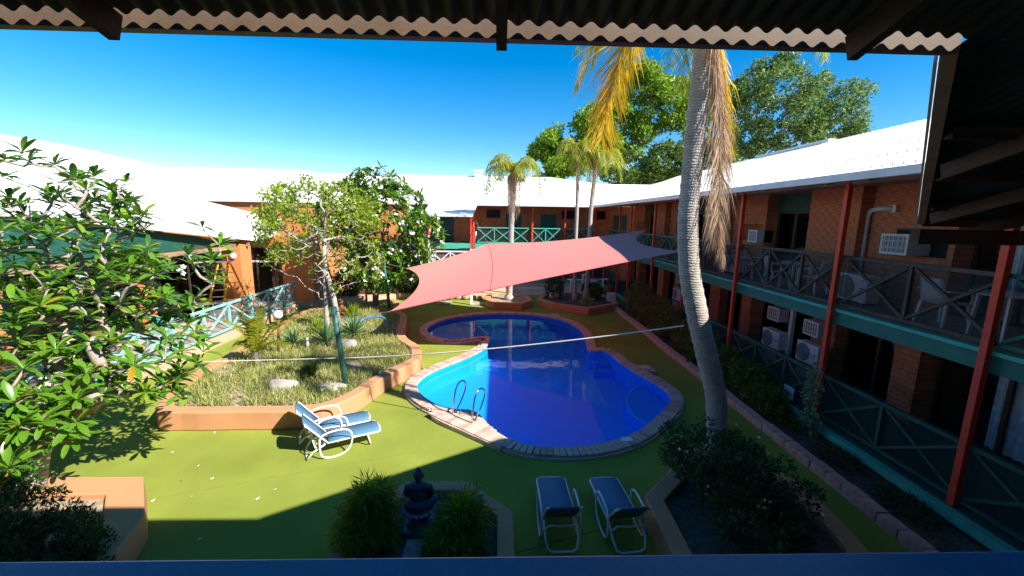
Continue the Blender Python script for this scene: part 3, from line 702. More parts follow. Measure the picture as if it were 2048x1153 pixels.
railing(ST, (-3.5, 20.92), (-1.5, 20.92), 1.76, 2, 'white_paint', 'mesh_light', 1.0)
railing(ST, (-3.56, 21.0), (-3.56, 23.2), 1.76, 2, 'white_paint', 'mesh_light', 1.0)
for k in range(6): MB().box(-2.45, -1.45, 23.2+.30*k, 23.52+.30*k, 1.70+.155*(k+1)-.05, 1.70+.155*(k+1)).build('tread', 'teal', ST)
MB().bar((-1.44, 23.2, 2.7), (-1.44, 25.2, 3.6), .06, .08).build('handrail', 'white_paint', ST)
for k in range(9): MB().box(-3.55, -2.5, 23.2+.27*k, 23.5+.27*k, 1.62-.155*k-.05, 1.62-.155*k).build('tread', 'white_paint', ST)
r = thing('roof_vent', 'small white vent stack on the far roof left of the palm', 'roof vent', (-1.6, 32, 7.4)); p = P(957, 347, Y=32)
MB().box(p.x-.28, p.x+.28, 31.8, 32.4, 7.3, 7.85).build('stack', 'iron_white', r); MB().box(p.x-.38, p.x+.38, 31.7, 32.5, 7.85, 7.98).build('cap', 'iron_white', r)

# ------------------------------------------------------------------ left building with the big white roof
LW = thing('restaurant_wing', 'left single storey orange building under a wide white roof with teal fascia', 'building', (-14, 15, 0))
K = P(510, 480, Y=19.2); Tp = P(390, 398, Y=23.0); R0 = P(130, 290, X=-22); R1 = P(325, 334, Y=30.5)
roof_strip('roof', [(-11.6,1,4.55),(-11.6,10.5,4.40),(K.x,K.y,K.z),(Tp.x,Tp.y,Tp.z)], [(-22,1,7.74),(-22,14,7.76),tuple(R0),tuple(R1)], LW)
roof_strip('roof', [(-34,1,4.0),(-34,32,4.0)], [(-22,1,7.74),(-22,24,7.74)], LW)
MB().bar(K+V((.03,0,-.05)), Tp+V((.03,0,-.05)), .06, .10).build('barge_flashing', 'iron_white', LW)
tf = MB(); xx = -11.75
tf.add([(xx,1,3.1),(xx,10.5,3.1),(xx,K.y-.1,3.16),(xx,K.y-.1,K.z-.06),(xx,10.5,4.36),(xx,1,4.5)], [(0,1,4,5),(1,2,3,4)]); tf.add([(xx-.06,1,3.1),(xx-.06,10.5,3.1),(xx-.06,K.y-.1,3.16),(xx-.06,K.y-.1,K.z-.06),(xx-.06,10.5,4.36),(xx-.06,1,4.5)], [(5,4,1,0),(4,3,2,1)])
tf.build('fascia', 'teal_dark', LW)
MB().box(-11.85, -11.65, 1, 19.1, 2.95, 3.10).build('beam', 'timber_light', LW)
cpos = P(478, 560, Y=18.7)
MB().box(-12.35, -11.45, 18.45, 19.25, T, 3.2).build('column', 'render_orange', LW, bevel=.02)
for y0 in (1.5, 5.8, 10.1, 14.4):
    slider(LW, 'X', y0, y0+3.9, T, 2.9, -12.25, curtain=False, name='shopfront'); MB().box(-12.7, -12.0, y0+3.9, y0+4.3, T, 2.95).build('pier', 'render_orange', LW)
for ch in [c for c in LW.children if c.name.startswith('shopfront')]:
    for g in list(ch.children):
        if g.name.startswith('dark_room_box'): g.location.x -= 1.2
for y in (17.9, 18.9): MB().bar((-12.3, y, 3.2), (-11.3, y, 3.13), .09, .16).build('rafter', 'timber_light', LW)
slider(LW, 'Y', -12.45, -11.0, T, 2.9, 20.1, curtain=False, name='shopfront'); slider(LW, 'Y', -11.0, -10.55, T, 2.9, 20.1, curtain=False, name='door')
MB().box(-12.45, -10.6, 20.05, 20.079, 2.2, 2.28).build('transom', 'iron_white', LW)
MB().box(-10.55, -9.1, 20.1, 20.4, T, 2.9).build('wall', 'render_orange', LW); MB().box(-9.3, -9.1, 20.4, 27.0, T, 3.4).build('wall', 'render_orange', LW); MB().box(-12.6, -9.1, 20.05, 20.4, 2.9, 3.5).build('wall', 'render_orange', LW)
q1, q2 = P(549, 471, Y=19.5), P(563, 439, Y=23.0)
roof_strip('roof', [tuple(K), tuple(q1)], [tuple(Tp), tuple(q2)], LW)
r = thing('wall_lamp', 'round white bulkhead lamp on the orange column', 'lamp', (-11.4, 18.4, 2.7)); p = P(466, 512, Y=18.42)
MB().sphere((p.x, 18.40, p.z), (.15, .07, .15)).build('globe', 'lamp_white', r, True); MB().lathe([(.0,-.02),(.1,-.02),(.1,.02),(.0,.02)], (p.x, 18.43, p.z+.14)).build('bracket', 'ac_grey', r)
# terrace fence
TF = thing('terrace_fence', 'faded teal and white cross braced fence with mesh along the left terrace', 'fence', (-9.6, 14, T))
for y0, y1, nn in [(2.0,5.2,3),(5.2,8.6,3),(8.6,12.1,3),(12.1,16.0,3),(16.0,19.7,3)]:
    railing(TF, (-9.72, y0), (-9.72, y1), T, nn, 'teal_faded', 'mesh_light', 1.02, .065); MB().box(-9.77, -9.67, y0-.05, y0+.05, T, T+1.12).build('post', 'teal_faded', TF)
lad = thing('step_ladder', 'tall yellow fibreglass step ladder standing on the terrace by the orange column', 'ladder', (-11.5, 17.2, T))
A = [P(414, 640, Y=16.6), P(444, 636, Y=16.9)]; tpL = P(435, 527, Y=17.05); tpR = P(452, 526, Y=17.15)
fl, fr_ = V((-11.92, 16.55, T)), V((-11.35, 16.75, T)); tl, trr = V((tpL.x, 17.1, 2.5)), V((tpR.x+.05, 17.2, 2.5))
for a, b in ((fl, tl), (fr_, trr)): MB().bar(a, b, .09, .045).build('front_rail', 'ladder_yellow', lad)
bl, br_ = V((-11.35, 18.0, T)), V((-10.9, 18.05, T))
for a, b in ((bl, tl+V((.05,.06,-.03))), (br_, trr+V((.05,.06,-.03)))): MB().bar(a, b, .07, .035).build('rear_rail', 'ladder_yellow', lad)
for k in range(7):
    f = (k+1)/8; a, b = fl.lerp(tl, f), fr_.lerp(trr, f); MB().bar(a, b, .09, .03).build('step', 'alu', lad)
for k in range(4):
    f = (k+1)/5; a, b = bl.lerp(tl, f), br_.lerp(trr, f); MB().bar(a, b, .03, .03).build('brace', 'alu', lad)
MB().bar(tl+V((-.05,0,.03)), trr+V((.1,0,.03)), .26, .05).build('cap', 'alu', lad)
tre = thing('trestle', 'grey aluminium folding trestle beside the yellow ladder', 'trestle', (-10.6, 16.3, T))
a, b = V((-11.7, 15.4, T+.75)), V((-10.3, 17.1, T+.75)); MB().bar(a, b, .28, .05).build('plank', 'alu', tre)
for f in (.05, .2, .35, .5, .65, .8, .95):
    q = a.lerp(b, f); MB().bar(q+V((.10,-.08,-.02)), q+V((.2,-.18,-.745)), .04, .03).build('leg', 'alu', tre)

# ------------------------------------------------------------------ our own verandah: roof, gutter, rafters, handrail
VR = thing('verandah_roof', 'dark corrugated verandah roof edge with tan gutter overhead', 'roof', (0, 1.9, 5.3))
SLP, EY = .287, 1.95
def corr(xs, ystart, yend, parent, name, m, pitch=.092, amp=.013):
    vs = []; fs = []
    for i, x in enumerate(xs):
        z = amp*math.sin(2*math.pi*x/pitch)
        for yy in (ystart, yend(x)): vs.append((x, yy, ZE+.02-SLP*(yy-2.0)+z))
    fs = [(2*i, 2*i+2, 2*i+3, 2*i+1) for i in range(len(xs)-1)]
    mb = MB(); mb.add(vs, fs); return mb.build(name, m, parent, True)
corr(np.arange(-9, 6.8, .0115), -3.0, lambda x: EY if x < 1.93 else EY, VR, 'roof_sheet', 'iron_under')
MB().bar((-9, 2.002, ZE+.0275), (2.10, 2.002, ZE+.0275), .05, .095).build('gutter', 'gutter', VR)
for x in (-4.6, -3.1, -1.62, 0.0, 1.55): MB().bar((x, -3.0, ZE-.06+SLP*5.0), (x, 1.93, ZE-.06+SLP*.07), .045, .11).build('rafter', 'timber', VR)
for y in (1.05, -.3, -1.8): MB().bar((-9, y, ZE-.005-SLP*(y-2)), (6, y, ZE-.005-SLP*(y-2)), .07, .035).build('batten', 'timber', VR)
roof_strip('roof_back', [(-12,-3.0,ZE+SLP*5+.03),(14,-3.0,ZE+SLP*5+.03)], [(-12,-5.5,ZE+SLP*7.5),(14,-5.5,ZE+SLP*7.5)], VR)
CR = thing('corner_roof', 'dark corrugated stair roof dropping diagonally at the upper right', 'roof', (4, 3, 5))
Bc = V((4.88, 4.65, ZE+.02-SLP*2.65)); Ac = V((2.10, 2.0, ZE+.02))
corr(np.arange(2.10, 6.1, .0115), EY-.0, lambda x: min(4.65, 2.0+(x-2.10)*2.65/2.78), CR, 'roof_sheet', 'iron_under')
MB().bar(Ac+V((-.012,.012,-.025)), Bc+V((-.012,.012,-.025)), .06, .085).build('gutter', 'timber_light', CR); MB().bar(Ac+V((-.042,.042,-.012)), Bc+V((-.042,.042,-.012)), .012, .11).build('gutter_lip', 'iron_white', CR)
MB().bar(Bc+V((-.02,.03,-.04)), V((5.9, 4.69, Bc.z-.04)), .08, .10).build('gutter', 'gutter', CR)
for f, L in ((.25, 1), (.5, 1), (.78, 1)):
    y = 2.0+2.65*f; x0 = 2.10+2.78*f; z = ZE-.02-SLP*(y-2); MB().bar((x0+.06, y, z-.02), (6.0, y, z-.02), .05, .07).build('batten', 'timber', CR)
for x in (3.3, 4.5, 5.5):
    ye = min(4.6, 2.0+(x-2.10)*.953-.08); MB().bar((x, 1.95, ZE-.10), (x, ye, ZE-.10-SLP*(ye-1.95)), .045, .11).build('rafter', 'timber', CR)
MB().box(4.55, 5.9, 4.35, 4.45, Bc.z-.28, Bc.z-.12).build('beam', 'timber', CR)
NB_ = thing('motel_wing', 'own balcony of the near wing that the picture is taken from', 'building', (0, 0, 0))
MB().box(-12, 6.9, -1.7, .78, ZU-.18, ZU).build('balcony_floor', 'concrete', NB_)
MB().box(-12, 13, -5.5, -1.7, -.05, ZE+1.0).build('wall', 'brick_y', NB_)
HR = thing('handrail', 'wide blue painted handrail of the near balcony along the bottom edge', 'handrail', (0, .69, ZU))
MB().box(-4.6, 4.6, .632, .722, 3.79, 3.83).build('top_rail', 'blue_rail', HR, bevel=.006)
MB().box(-4.6, 4.6, .66, .70, ZU+.1, ZU+.14).build('bottom_rail', 'blue_rail', HR)
for x in np.arange(-4.6, 4.7, 1.15): MB().box(x-.03, x+.03, .66, .70, ZU, 3.79).build('baluster', 'blue_rail', HR)

# ------------------------------------------------------------------ shade sail, poles, ropes
m, n_, b_, out_ = _nodes('sail_cloth'); b_.inputs['Base Color'].default_value = (.84, .31, .27, 1); b_.inputs['Roughness'].default_value = .8; b_.inputs['Specular IOR Level'].default_value = .15
t_ = n_.nodes.new('ShaderNodeBsdfTranslucent'); t_.inputs[0].default_value = (.85, .18, .22, 1); mx_ = n_.nodes.new('ShaderNodeMixShader'); mx_.inputs[0].default_value = .25
wv = n_.nodes.new('ShaderNodeTexNoise'); wv.inputs['Scale'].default_value = 400; bp_ = n_.nodes.new('ShaderNodeBump'); bp_.inputs['Strength'].default_value = .15; bp_.inputs['Distance'].default_value = .01
n_.links.new(wv.outputs[0], bp_.inputs['Height']); n_.links.new(bp_.outputs[0], b_.inputs['Normal'])
n_.links.new(b_.outputs[0], mx_.inputs[1]); n_.links.new(t_.outputs[0], mx_.inputs[2]); n_.links.new(mx_.outputs[0], out_.inputs[0]); MT['sail_cloth'] = m
cF, cR1, cR2, cB, cL = P(779, 624, Y=13.2), P(1368, 503, Y=11.4), P(1297, 459, Y=17.6), P(976, 487, Y=20.0), P(813, 537, Y=17.0)
def scallop(a, b, inward, amt, t): return a.lerp(b, t)+inward*(amt*4*t*(1-t))
ctr = (cF+cR1+cR2+cB+cL)/5
def inn_(a, b): d = ctr-(a+b)/2; e = (b-a).normalized(); d = d-e*d.dot(e); return d.normalized()
iF, iL, iR = inn_(cF, cR1), inn_(cF, cL), inn_(cR1, cR2); i1, i2 = inn_(cL, cB), inn_(cB, cR2)
L1, L2 = (cB-cL).length, (cR2-cB).length; tB = L1/(L1+L2)
def top_(u): return scallop(cL, cB, i1, .38, u/tB) if u < tB else scallop(cB, cR2, i2, .80, (u-tB)/(1-tB))
def bot_(u): return scallop(cF, cR1, iF, .12, u)
def lef(v): return scallop(cF, cL, iL, .75, v)
def rig(v): return scallop(cR1, cR2, iR, .85, v)
NU, NV = 64, 24; vs = []
for j in range(NV+1):
    v = j/NV
    for i in range(NU+1):
        u = i/NU; p = bot_(u)*(1-v)+top_(u)*v+lef(v)*(1-u)+rig(v)*u-(cF*(1-u)*(1-v)+cR1*u*(1-v)+cL*(1-u)*v+cR2*u*v); vs.append(p)
sm = MB(); sm.add(vs, [(j*(NU+1)+i, j*(NU+1)+i+1, (j+1)*(NU+1)+i+1, (j+1)*(NU+1)+i) for j in range(NV) for i in range(NU)])
SAIL = thing('shade_sail', 'large salmon pink shade sail stretched above the far end of the pool', 'shade sail', tuple(ctr))
so_ = sm.build('cloth', 'sail_cloth', SAIL, True)
for nm, pts in (('hem', [vs[i]+V((0,0,.006)) for i in range(NU+1)]), ('seam', [vs[j*(NU+1)+24]+V((0,0,.006)) for j in range(NV+1)])): MB().tube(pts, .012 if nm == 'hem' else .006, 5).build(nm, 'sail', SAIL)
rp = lambda a, b, r=.008: MB().tube([a, b], r, 5)
P1b, P1t = P(780, 622, Z=.33), P(765, 505, Y=17.0); P2b, P2t = P(693, 775, Z=.33), P(667, 615, Y=9.35)
for a, b, lab in ((P1b, P1t, 'leaning green steel pole at the far end of the garden bed holding the sail'), (P2b, P2t, 'leaning dark green steel pole in the near corner of the garden bed')):
    r = thing('shade_pole', lab, 'pole', (a.x, a.y, .33), 'shade sail poles'); MB().tube([V((a.x, a.y, .25)), b], .065, 12).build('pole', 'pole_green', r, True); MB().tube([b+V((-.02,0,-.06)), b+V((.12,0,-.10))], .012, 6).build('eye_bolt', 'steel', r)
for nm, pr, lab in (('cord', (cL, P1t.lerp(P1b, .17)), 'thin cord from the sail to the far green pole'), ('cord', (cF, P2t.lerp(P2b, .12)), 'thin cord from the low sail corner to the near green pole'), ('cord', (cR1, V((6.94, 11.75, 3.72))), 'thin cord from the sail to the red post behind the palm'),
                    ('cord', (cR2, V((6.94, 18.4, 4.25))), 'short cord from the raised sail corner to a far red post'), ('cord', (cB, V((-1.3, 20.95, 4.45))), 'thin cord from the sail peak up to the stair roof post')):
    tag(rp(*pr).build(nm, 'ac_grey'), lab, 'cord', 'sail cords')
RA, RB = P2t.lerp(P2b, .62), P(1368, 652, Y=6.55); pts = [RA.lerp(RB, t)-V((0,0,.10*4*t*(1-t))) for t in np.linspace(0, 1, 17)]
tag(MB().tube(pts, .014, 6).build('rope', 'rope'), 'taut white rope crossing above the pool from near pole to leaning palm', 'rope')
tag(rp(P2t.lerp(P2b, .62)+V((-.07,0,0)), V((-11.0, 8.6, 1.2)), .007).build('cord', 'rope'), 'thin pale cord running left from the near pole across the bed', 'cord')

# ------------------------------------------------------------------ loungers
def rounded(pts, k=5): return catmull(pts, k, True)
def make_lounger():
    r = thing('sun_lounger', 'x', 'sun lounger', (0,0,0), 'sling sun loungers'); W = .29; zs = .34
    th = math.radians(50); BL = .70; hx = .58; bx_, bz = hx-BL*math.cos(th), zs+BL*math.sin(th)
    for s in (-1, 1):
        MB().tube([(hx-.02, s*W, zs), (1.2, s*W, zs), (1.66, s*W, zs-.01), (1.72, s*W*.85, zs-.01)], .019, 8).build('seat_rail', 'white_paint', r, True)
        MB().tube([(hx, s*W, zs), ((hx+bx_)/2, s*W, (zs+bz)/2), (bx_+.04, s*W, bz-.04), (bx_, s*W*.8, bz)], .019, 8).build('back_rail', 'white_paint', r, True)
        for q in (.80, 1.0): MB().tube([(hx+(bx_-hx)*(q-.12), s*W*1.0, zs+(bz-zs)*(q-.12)), (hx+(bx_-hx)*(q-.02), s*W*.995, zs+(bz-zs)*(q-.02))], .025, 8).build('corner_sleeve', 'white_paint', r, True) if q == 1.0 else None
        loop = rounded([(.40, s*(W+.05), .30), (.42, s*(W+.05), .50), (.55, s*(W+.05), .60), (.85, s*(W+.05), .62), (1.03, s*(W+.05), .55), (1.08, s*(W+.05), .36), (1.0, s*(W+.05), .13), (.80, s*(W+.05), .022), (.55, s*(W+.05), .022), (.43, s*(W+.05), .10)], 5)
        MB().tube(loop, .020, 8, True).build('arm_loop', 'white_paint', r, True)
    def slab(pts, wd, m, nm):
        mb = MB(); N = len(pts); vs = [(p[0], sg*wd*(p[2] if len(p) > 2 else 1), p[1]) for p in pts for sg in (-1, 0, 1)]
        vs = [(x, y, z-(.018 if i % 3 == 1 else 0)) for i, (x, y, z) in enumerate(vs)]
        mb.add(vs, [(3*i+k, 3*i+k+1, 3*i+4+k, 3*i+3+k) for i in range(N-1) for k in (0, 1)])
        o = mb.build(nm, m, r, True); sd = o.modifiers.new('thick', 'SOLIDIFY'); sd.thickness = .008; return o
    slab([(hx+.02, zs+.012), (.9, zs+.008), (1.3, zs+.008), (1.62, zs+.008), (1.73, zs+.0, .86)], W*.97, 'sling_mesh', 'seat_sling')
    slab([(hx-.02, zs+.03), (hx-BL*.5*math.cos(th), zs+BL*.5*math.sin(th)+.012), (bx_+.03, bz-.02), (bx_-.005, bz+.012, .86)], W*.97, 'sling', 'back_sling')
    MB().tube([(1.72, -W*.86, zs-.01), (1.745, 0, zs-.01), (1.72, W*.86, zs-.01)], .019, 8).build('foot_bar', 'white_paint', r, True)
    MB().tube([(bx_, -W*.82, bz), (bx_-.012, 0, bz+.008), (bx_, W*.82, bz)], .022, 8).build('head_bar', 'sling', r, True)
    MB().tube([(1.42, -W+.02, zs), (1.47, -W+.03, .12), (1.49, -W+.09, .022), (1.49, W-.09, .022), (1.47, W-.03, .12), (1.42, W-.02, zs)], .019, 8).build('front_leg', 'white_paint', r, True)
    MB().tube([(.52, -W+.01, zs-.01), (.26, -W+.0, .20), (.16, -W+.04, .06), (.14, -W+.12, .022), (.14, W-.12, .022), (.16, W-.04, .06), (.26, W-.0, .20), (.52, W-.01, zs-.01)], .020, 8).build('rear_leg', 'white_paint', r, True)
    MB().tube([(.32, -W-.02, .30), (.28, -W*.7, .42), (.30, 0, .385), (.28, W*.7, .42), (.32, W+.02, .30)], .017, 8).build('back_stay', 'white_paint', r, True)
    MB().tube([(.78, -W, zs-.025), (.78, W, zs-.025)], .014, 6).build('cross_bar', 'white_paint', r, True)
    return r
lg = make_lounger(); ang = math.radians(28)
place(lg, (-3.72, 7.16, 0), ang, 'white sling lounger in the sun, nearer one of the pair by the garden bed', .84)
c = copy_tree(lg); place(c, (-4.10, 7.70, 0), math.radians(23), 'white sling lounger in the sun, farther one touching the garden bed wall', .84)
c = copy_tree(lg); place(c, (.90, 4.76, 0), math.radians(91), 'blue sling lounger in shade, left of the front pair beside the statue planter', .80)
c = copy_tree(lg); place(c, (1.84, 4.74, 0), math.radians(94), 'blue sling lounger in shade, right of the front pair beside the dark bush planter', .80)
# handrails at the pool steps
for k, (a, lab) in enumerate((((906, 829), 'left loop of the steel pool handrails'), ((944, 848), 'right loop of the steel pool handrails'))):
    p = P(*a, Z=.1); d = V((.45, .70, 0)).normalized(); q = lambda s, z: p+d*s+V((0,0,z))
    r = thing('pool_handrail', lab, 'handrail', (p.x, p.y, .1), 'pool handrails')
    MB().tube(catmull([q(0,-.02), q(.03,.30), q(.10,.55), q(.22,.68), q(.36,.68), q(.46,.58), q(.44,.42), q(.30,.22), q(.16,.08), q(.10,-.02)], 6, False), .019, 8).build('loop', 'steel', r, True)
    for s in (0, .10): MB().lathe([(.0,.012),(.04,.010),(.045,.0)], q(s, .0), 12).build('flange', 'steel', r, True)
# plastic furniture on the balcony
def make_chair():
    r = thing('plastic_chair', 'x', 'chair', (0,0,0), 'white plastic balcony chairs')
    MB().box(-.24, .24, -.23, .23, .42, .45).build('seat', 'plastic_white', r, bevel=.02)
    bk = MB(); N = 8; vs = []
    for i in range(N+1):
        for j in range(5): u = -1+2*i/N; z = .45+.42*j/4; vs.append((.22*u*(1-.12*j/4), .22+.10*j/4-.05*(1-u*u)*0+.05*(1-u*u), z))
    bk.add(vs, [(i*5+j, i*5+j+1, i*5+6+j, i*5+5+j) for i in range(N) for j in range(4)]); o = bk.build('backrest', 'plastic_white', r, True); o.modifiers.new('t', 'SOLIDIFY').thickness = .02
    for sx in (-1, 1):
        for sy in (-1, 1): MB().bar((sx*.21, sy*.20, .43), (sx*.25, sy*.25, 0), .05, .04, (0,1,0)).build('leg', 'plastic_white', r)
        MB().bar((sx*.25, -.22, .63), (sx*.25, .26, .66), .05, .025).build('armrest', 'plastic_white', r); MB().bar((sx*.245, -.20, .43), (sx*.25, -.20, .63), .04, .03, (0,1,0)).build('arm_post', 'plastic_white', r)
    return r
def make_table():
    r = thing('plastic_table', 'x', 'table', (0,0,0), 'white plastic balcony tables')
    MB().lathe([(.0,.70),(.40,.70),(.42,.72),(.40,.735),(.0,.735)], (0,0,0), 28).build('tabletop', 'plastic_white', r, True)
    for k in range(4): t = math.pi/4+k*math.pi/2; MB().bar((.30*math.cos(t), .30*math.sin(t), .70), (.34*math.cos(t), .34*math.sin(t), 0), .05, .04).build('leg', 'plastic_white', r)
    return r
ch = make_chair(); place(ch, (8.0, 10.15, ZU), math.radians(200), 'white plastic chair right of the table on the balcony bay before the curtained door')
c = copy_tree(ch); place(c, (7.75, 11.15, ZU), math.radians(80), 'white plastic chair left of the table on the balcony bay before the curtained door')
c = copy_tree(ch); place(c, (7.9, 6.9, ZU), math.radians(90), 'white plastic chair on the dark near end of the balcony')
c = copy_tree(ch); place(c, (8.1, 13.0, ZU), math.radians(30), 'white plastic chair on the balcony seen behind the hanging dead fronds')
tb = make_table(); place(tb, (7.95, 10.72, ZU), 0, 'round white plastic table on the balcony bay before the curtained door')
c = copy_tree(tb); place(c, (8.05, 6.15, ZU), 0, 'white plastic table on the dark near end of the balcony')
# notice board on the ground floor rail
sg = thing('notice_sign', 'small white notice sign tied to the ground floor rail above the hedge', 'sign', tuple(P(1577, 785, X=6.93)))
a = P(1577, 785, X=6.93); s0 = MB().box(6.925, 6.935, a.y-.17, a.y+.17, a.z-.15, a.z+.15).build('board', 'white_paint', sg, bevel=.003)
tk = MB(); tk.tube([(6.922, a.y+.05*math.cos(t)+.02, a.z+.055+.04*math.sin(t)) for t in np.linspace(.6, 5.4, 12)], .004, 4)
tk.build('emblem', 'ac_grey', s0)
tk = MB()
for z0, xs in ((-.02, np.linspace(.13, -.13, 46)), (-.075, np.linspace(.10, -.10, 36))): tk.tube([(6.922, a.y+x, a.z+z0+.013*math.sin(i*1.9)+.008*math.sin(i*.77)) for i, x in enumerate(xs)], .0035, 4)
tk.build('script_lettering', 'ac_grey', s0)
# ------------------------------------------------------------------ plants
RG = np.random.default_rng(11)
def plant(name, label, cat, base, group=None): return thing(name, label, cat, tuple(base), group)
# leaf of the frangipani: long oval, folded along its midrib, tip drooping
st = [(0,.012,0),(.16,.05,.015),(.38,.105,.02),(.62,.135,.0),(.82,.11,-.045),(.94,.06,-.08),(1.0,.0,-.10)]
LFV = []; LFF = []
for s, w_, z in st[:-1]: LFV += [(s, -w_, z+w_*.25), (s, 0, z), (s, w_, z+w_*.25)]
LFV.append((1.0, 0, -.10))
for i in range(5): LFF += [(3*i, 3*i+3, 3*i+4, 3*i+1), (3*i+1, 3*i+4, 3*i+5, 3*i+2)]
LFF += [(15, 18, 16), (16, 18, 17)]
LFV = np.array(LFV)
LQ = np.array([f if len(f) == 4 else (f[0], f[1], f[2], f[2]) for f in LFF])
def leafdata(m):
    me = bpy.data.meshes.new('leaf'); me.from_pydata([tuple(v) for v in LFV], [], LFF); me.shade_smooth(); me.materials.append(MT[m]); return me
def rosette(tip, axis, n, L, rng):
    out = []; axis = V(axis).normalized(); a = axis.orthogonal().normalized(); b = axis.cross(a)
    for k in range(n):
        t = k*2.39996+rng.uniform(-.3, .3); el = math.radians(rng.uniform(-8, 62)*(1-.4*(k % 2)))
        d = (a*math.cos(t)+b*math.sin(t))*math.cos(el)+axis*math.sin(el); d.normalize()
        s = d.cross(V((0,0,1))); s = s.normalized() if s.length > .1 else d.orthogonal().normalized(); u = s.cross(d)
        ro = rng.normal(0, .25); s2 = s*math.cos(ro)+u*math.sin(ro); u2 = s2.cross(d)
        l = L*rng.uniform(.65, 1.15)
        M = Matrix(((d.x, -s2.x, u2.x, 0), (d.y, -s2.y, u2.y, 0), (d.z, -s2.z, u2.z, 0), (0,0,0,1)))
        out.append(Matrix.Translation(V(tip)) @ M @ Matrix.Scale(l, 4))
    return out
def join_leaves(mats, name, m, parent):
    A = np.array([np.array(M) for M in mats]); v = np.einsum('nij,kj->nki', A[:, :3, :3], LFV)+A[:, None, :3, 3]
    k = len(LFV); f = []
    vs = v.reshape(-1, 3); quads = np.array([q for q in LFF if len(q) == 4]); tris = np.array([q for q in LFF if len(q) == 3])
    q1 = (quads[None]+np.arange(len(A))[:, None, None]*k).reshape(-1, 4); t1 = (tris[None]+np.arange(len(A))[:, None, None]*k).reshape(-1, 3)
    me = bpy.data.meshes.new(name); L = wloc(parent)
    nl = q1.size+t1.size; me.vertices.add(len(vs)); me.vertices.foreach_set('co', (vs-np.array(L)).astype(np.float32).ravel())
    me.loops.add(nl); me.loops.foreach_set('vertex_index', np.concatenate([q1.ravel(), t1.ravel()]).astype(np.int32))
    me.polygons.add(len(q1)+len(t1)); ls = np.concatenate([np.arange(len(q1))*4, q1.size+np.arange(len(t1))*3]).astype(np.int32)
    me.polygons.foreach_set('loop_start', ls); me.polygons.foreach_set('loop_total', np.concatenate([np.full(len(q1), 4), np.full(len(t1), 3)]).astype(np.int32))
    me.update(calc_edges=True); me.shade_smooth(); return link(name, me, m, parent)
def flowers(points, rng, r=.045, n=6):
    mb = MB()
    for p in points:
        for _ in range(n):
            c = V(p)+V(rng.normal(0, .055, 3)); ax = V(rng.normal(0, .6, 3))+V((.2,-.5,.9)); ax.normalize(); a = ax.orthogonal().normalized(); b = ax.cross(a)
            for k in range(5):
                t = k*2*math.pi/5; d = a*math.cos(t)+b*math.sin(t); s = a*-math.sin(t)+b*math.cos(t)
                mb.add([c, c+d*r*.6+s*r*.38+ax*r*.1, c+d*r*1.15+s*r*.1+ax*r*.25, c+d*r*.6-s*r*.38+ax*r*.1], [(0,1,2,3)])
    return mb
# --- big frangipani at the left
base = V((-6.9, 5.7, .33))
FR = plant('frangipani_tree', 'large leafy frangipani at the left edge with thick grey branches', 'tree', base)
el = [(P(130,520,Y=6.9), (1.5,1.3,1.1)), (P(340,565,Y=7.0), (.85,.9,.55)), (P(285,705,Y=6.5), (.95,.8,.75)), (P(70,790,Y=5.6), (.85,.7,.75)), (P(130,400,Y=7.2), (1.1,.9,.65)), (P(230,600,Y=6.6), (1.1,1.0,.8)), (P(40,640,Y=6.0), (1.0,.8,.9)), (P(170,880,Y=5.9), (.6,.5,.4)), (P(40,880,Y=5.2), (.6,.5,.6)), (P(120,720,Y=5.9), (.9,.7,.7))]
tips, dirs = cloud([tuple(c) for c, r in el], [r for c, r in el], 360, RG, .35)
extra = [tuple(P(x, y, Y=yy)) for x, y, yy in [(190,352,7.0),(45,305,7.2),(110,330,7.0),(285,430,7.0),(405,455,7.2),(425,520,7.0),(440,490,7.3),(375,650,6.8),(390,600,7.0),(355,790,6.3),(360,740,6.5),(165,945,5.6),(60,850,5.2),(330,770,6.3),(255,445,7.0),(10,320,7.0),(425,565,7.0),(300,790,6.2)]]
tips = np.concatenate([tips, np.array(extra)]); keep = (tips[:, 2] > 1.2) & (tips[:, 1] > 4.6); tips = tips[keep]
wood([t-np.array([0,0,.03]) for t in tips], base, RG, .011, 2.15, .03, trunk=[(-6.85,5.8,.9),(-6.75,5.95,1.5)], steps=4, wander=.10, rmax=.13).build('trunk', 'bark_pale', FR, True)
cen = np.array(base)+np.array([.1,.4,1.2]); mats = []
for t in tips:
    ax = (t-cen); ax = ax/np.linalg.norm(ax)*.7+np.array([0,0,.75]); mats += rosette(t, ax, int(RG.integers(8, 14)), RG.uniform(.22, .33), RG)
for q in range(120):                                # single leaves along the branches
    t = tips[RG.integers(len(tips))]; mats += rosette(t*(.86)+cen*.14+RG.normal(0, .1, 3), (0,0,1), 2, .2, RG)
mats.sort(key=lambda M: (M.translation-V(CAM)).length)
ld = leafdata('lf_frangi'); ldy = leafdata('lf_yellow')
for k, M in enumerate(mats[:280]):
    o = bpy.data.objects.new('leaf', ldy if RG.random() < .035 else ld); COL.objects.link(o); o.parent = FR; o.matrix_local = Matrix.Translation(-base) @ M
join_leaves(mats[280:], 'crown', 'lf_frangi', FR)['kind'] = 'stuff'
join_leaves([rosette(tips[RG.integers(len(tips))], (0,0,1), 1, .24, RG)[0] for _ in range(60)], 'yellow_leaves', 'lf_yellow', FR)['kind'] = 'stuff'
for x, y, yy in [(158,570,6.4),(70,765,5.6),(105,757,5.7),(228,590,6.4),(372,512,7.2),(232,466,7.0),(362,533,6.6)]: flowers([P(x, y, Y=yy)], RG, .04, 9 if x == 158 else 4).build('flower_cluster', 'petal', FR)['kind'] = 'stuff'
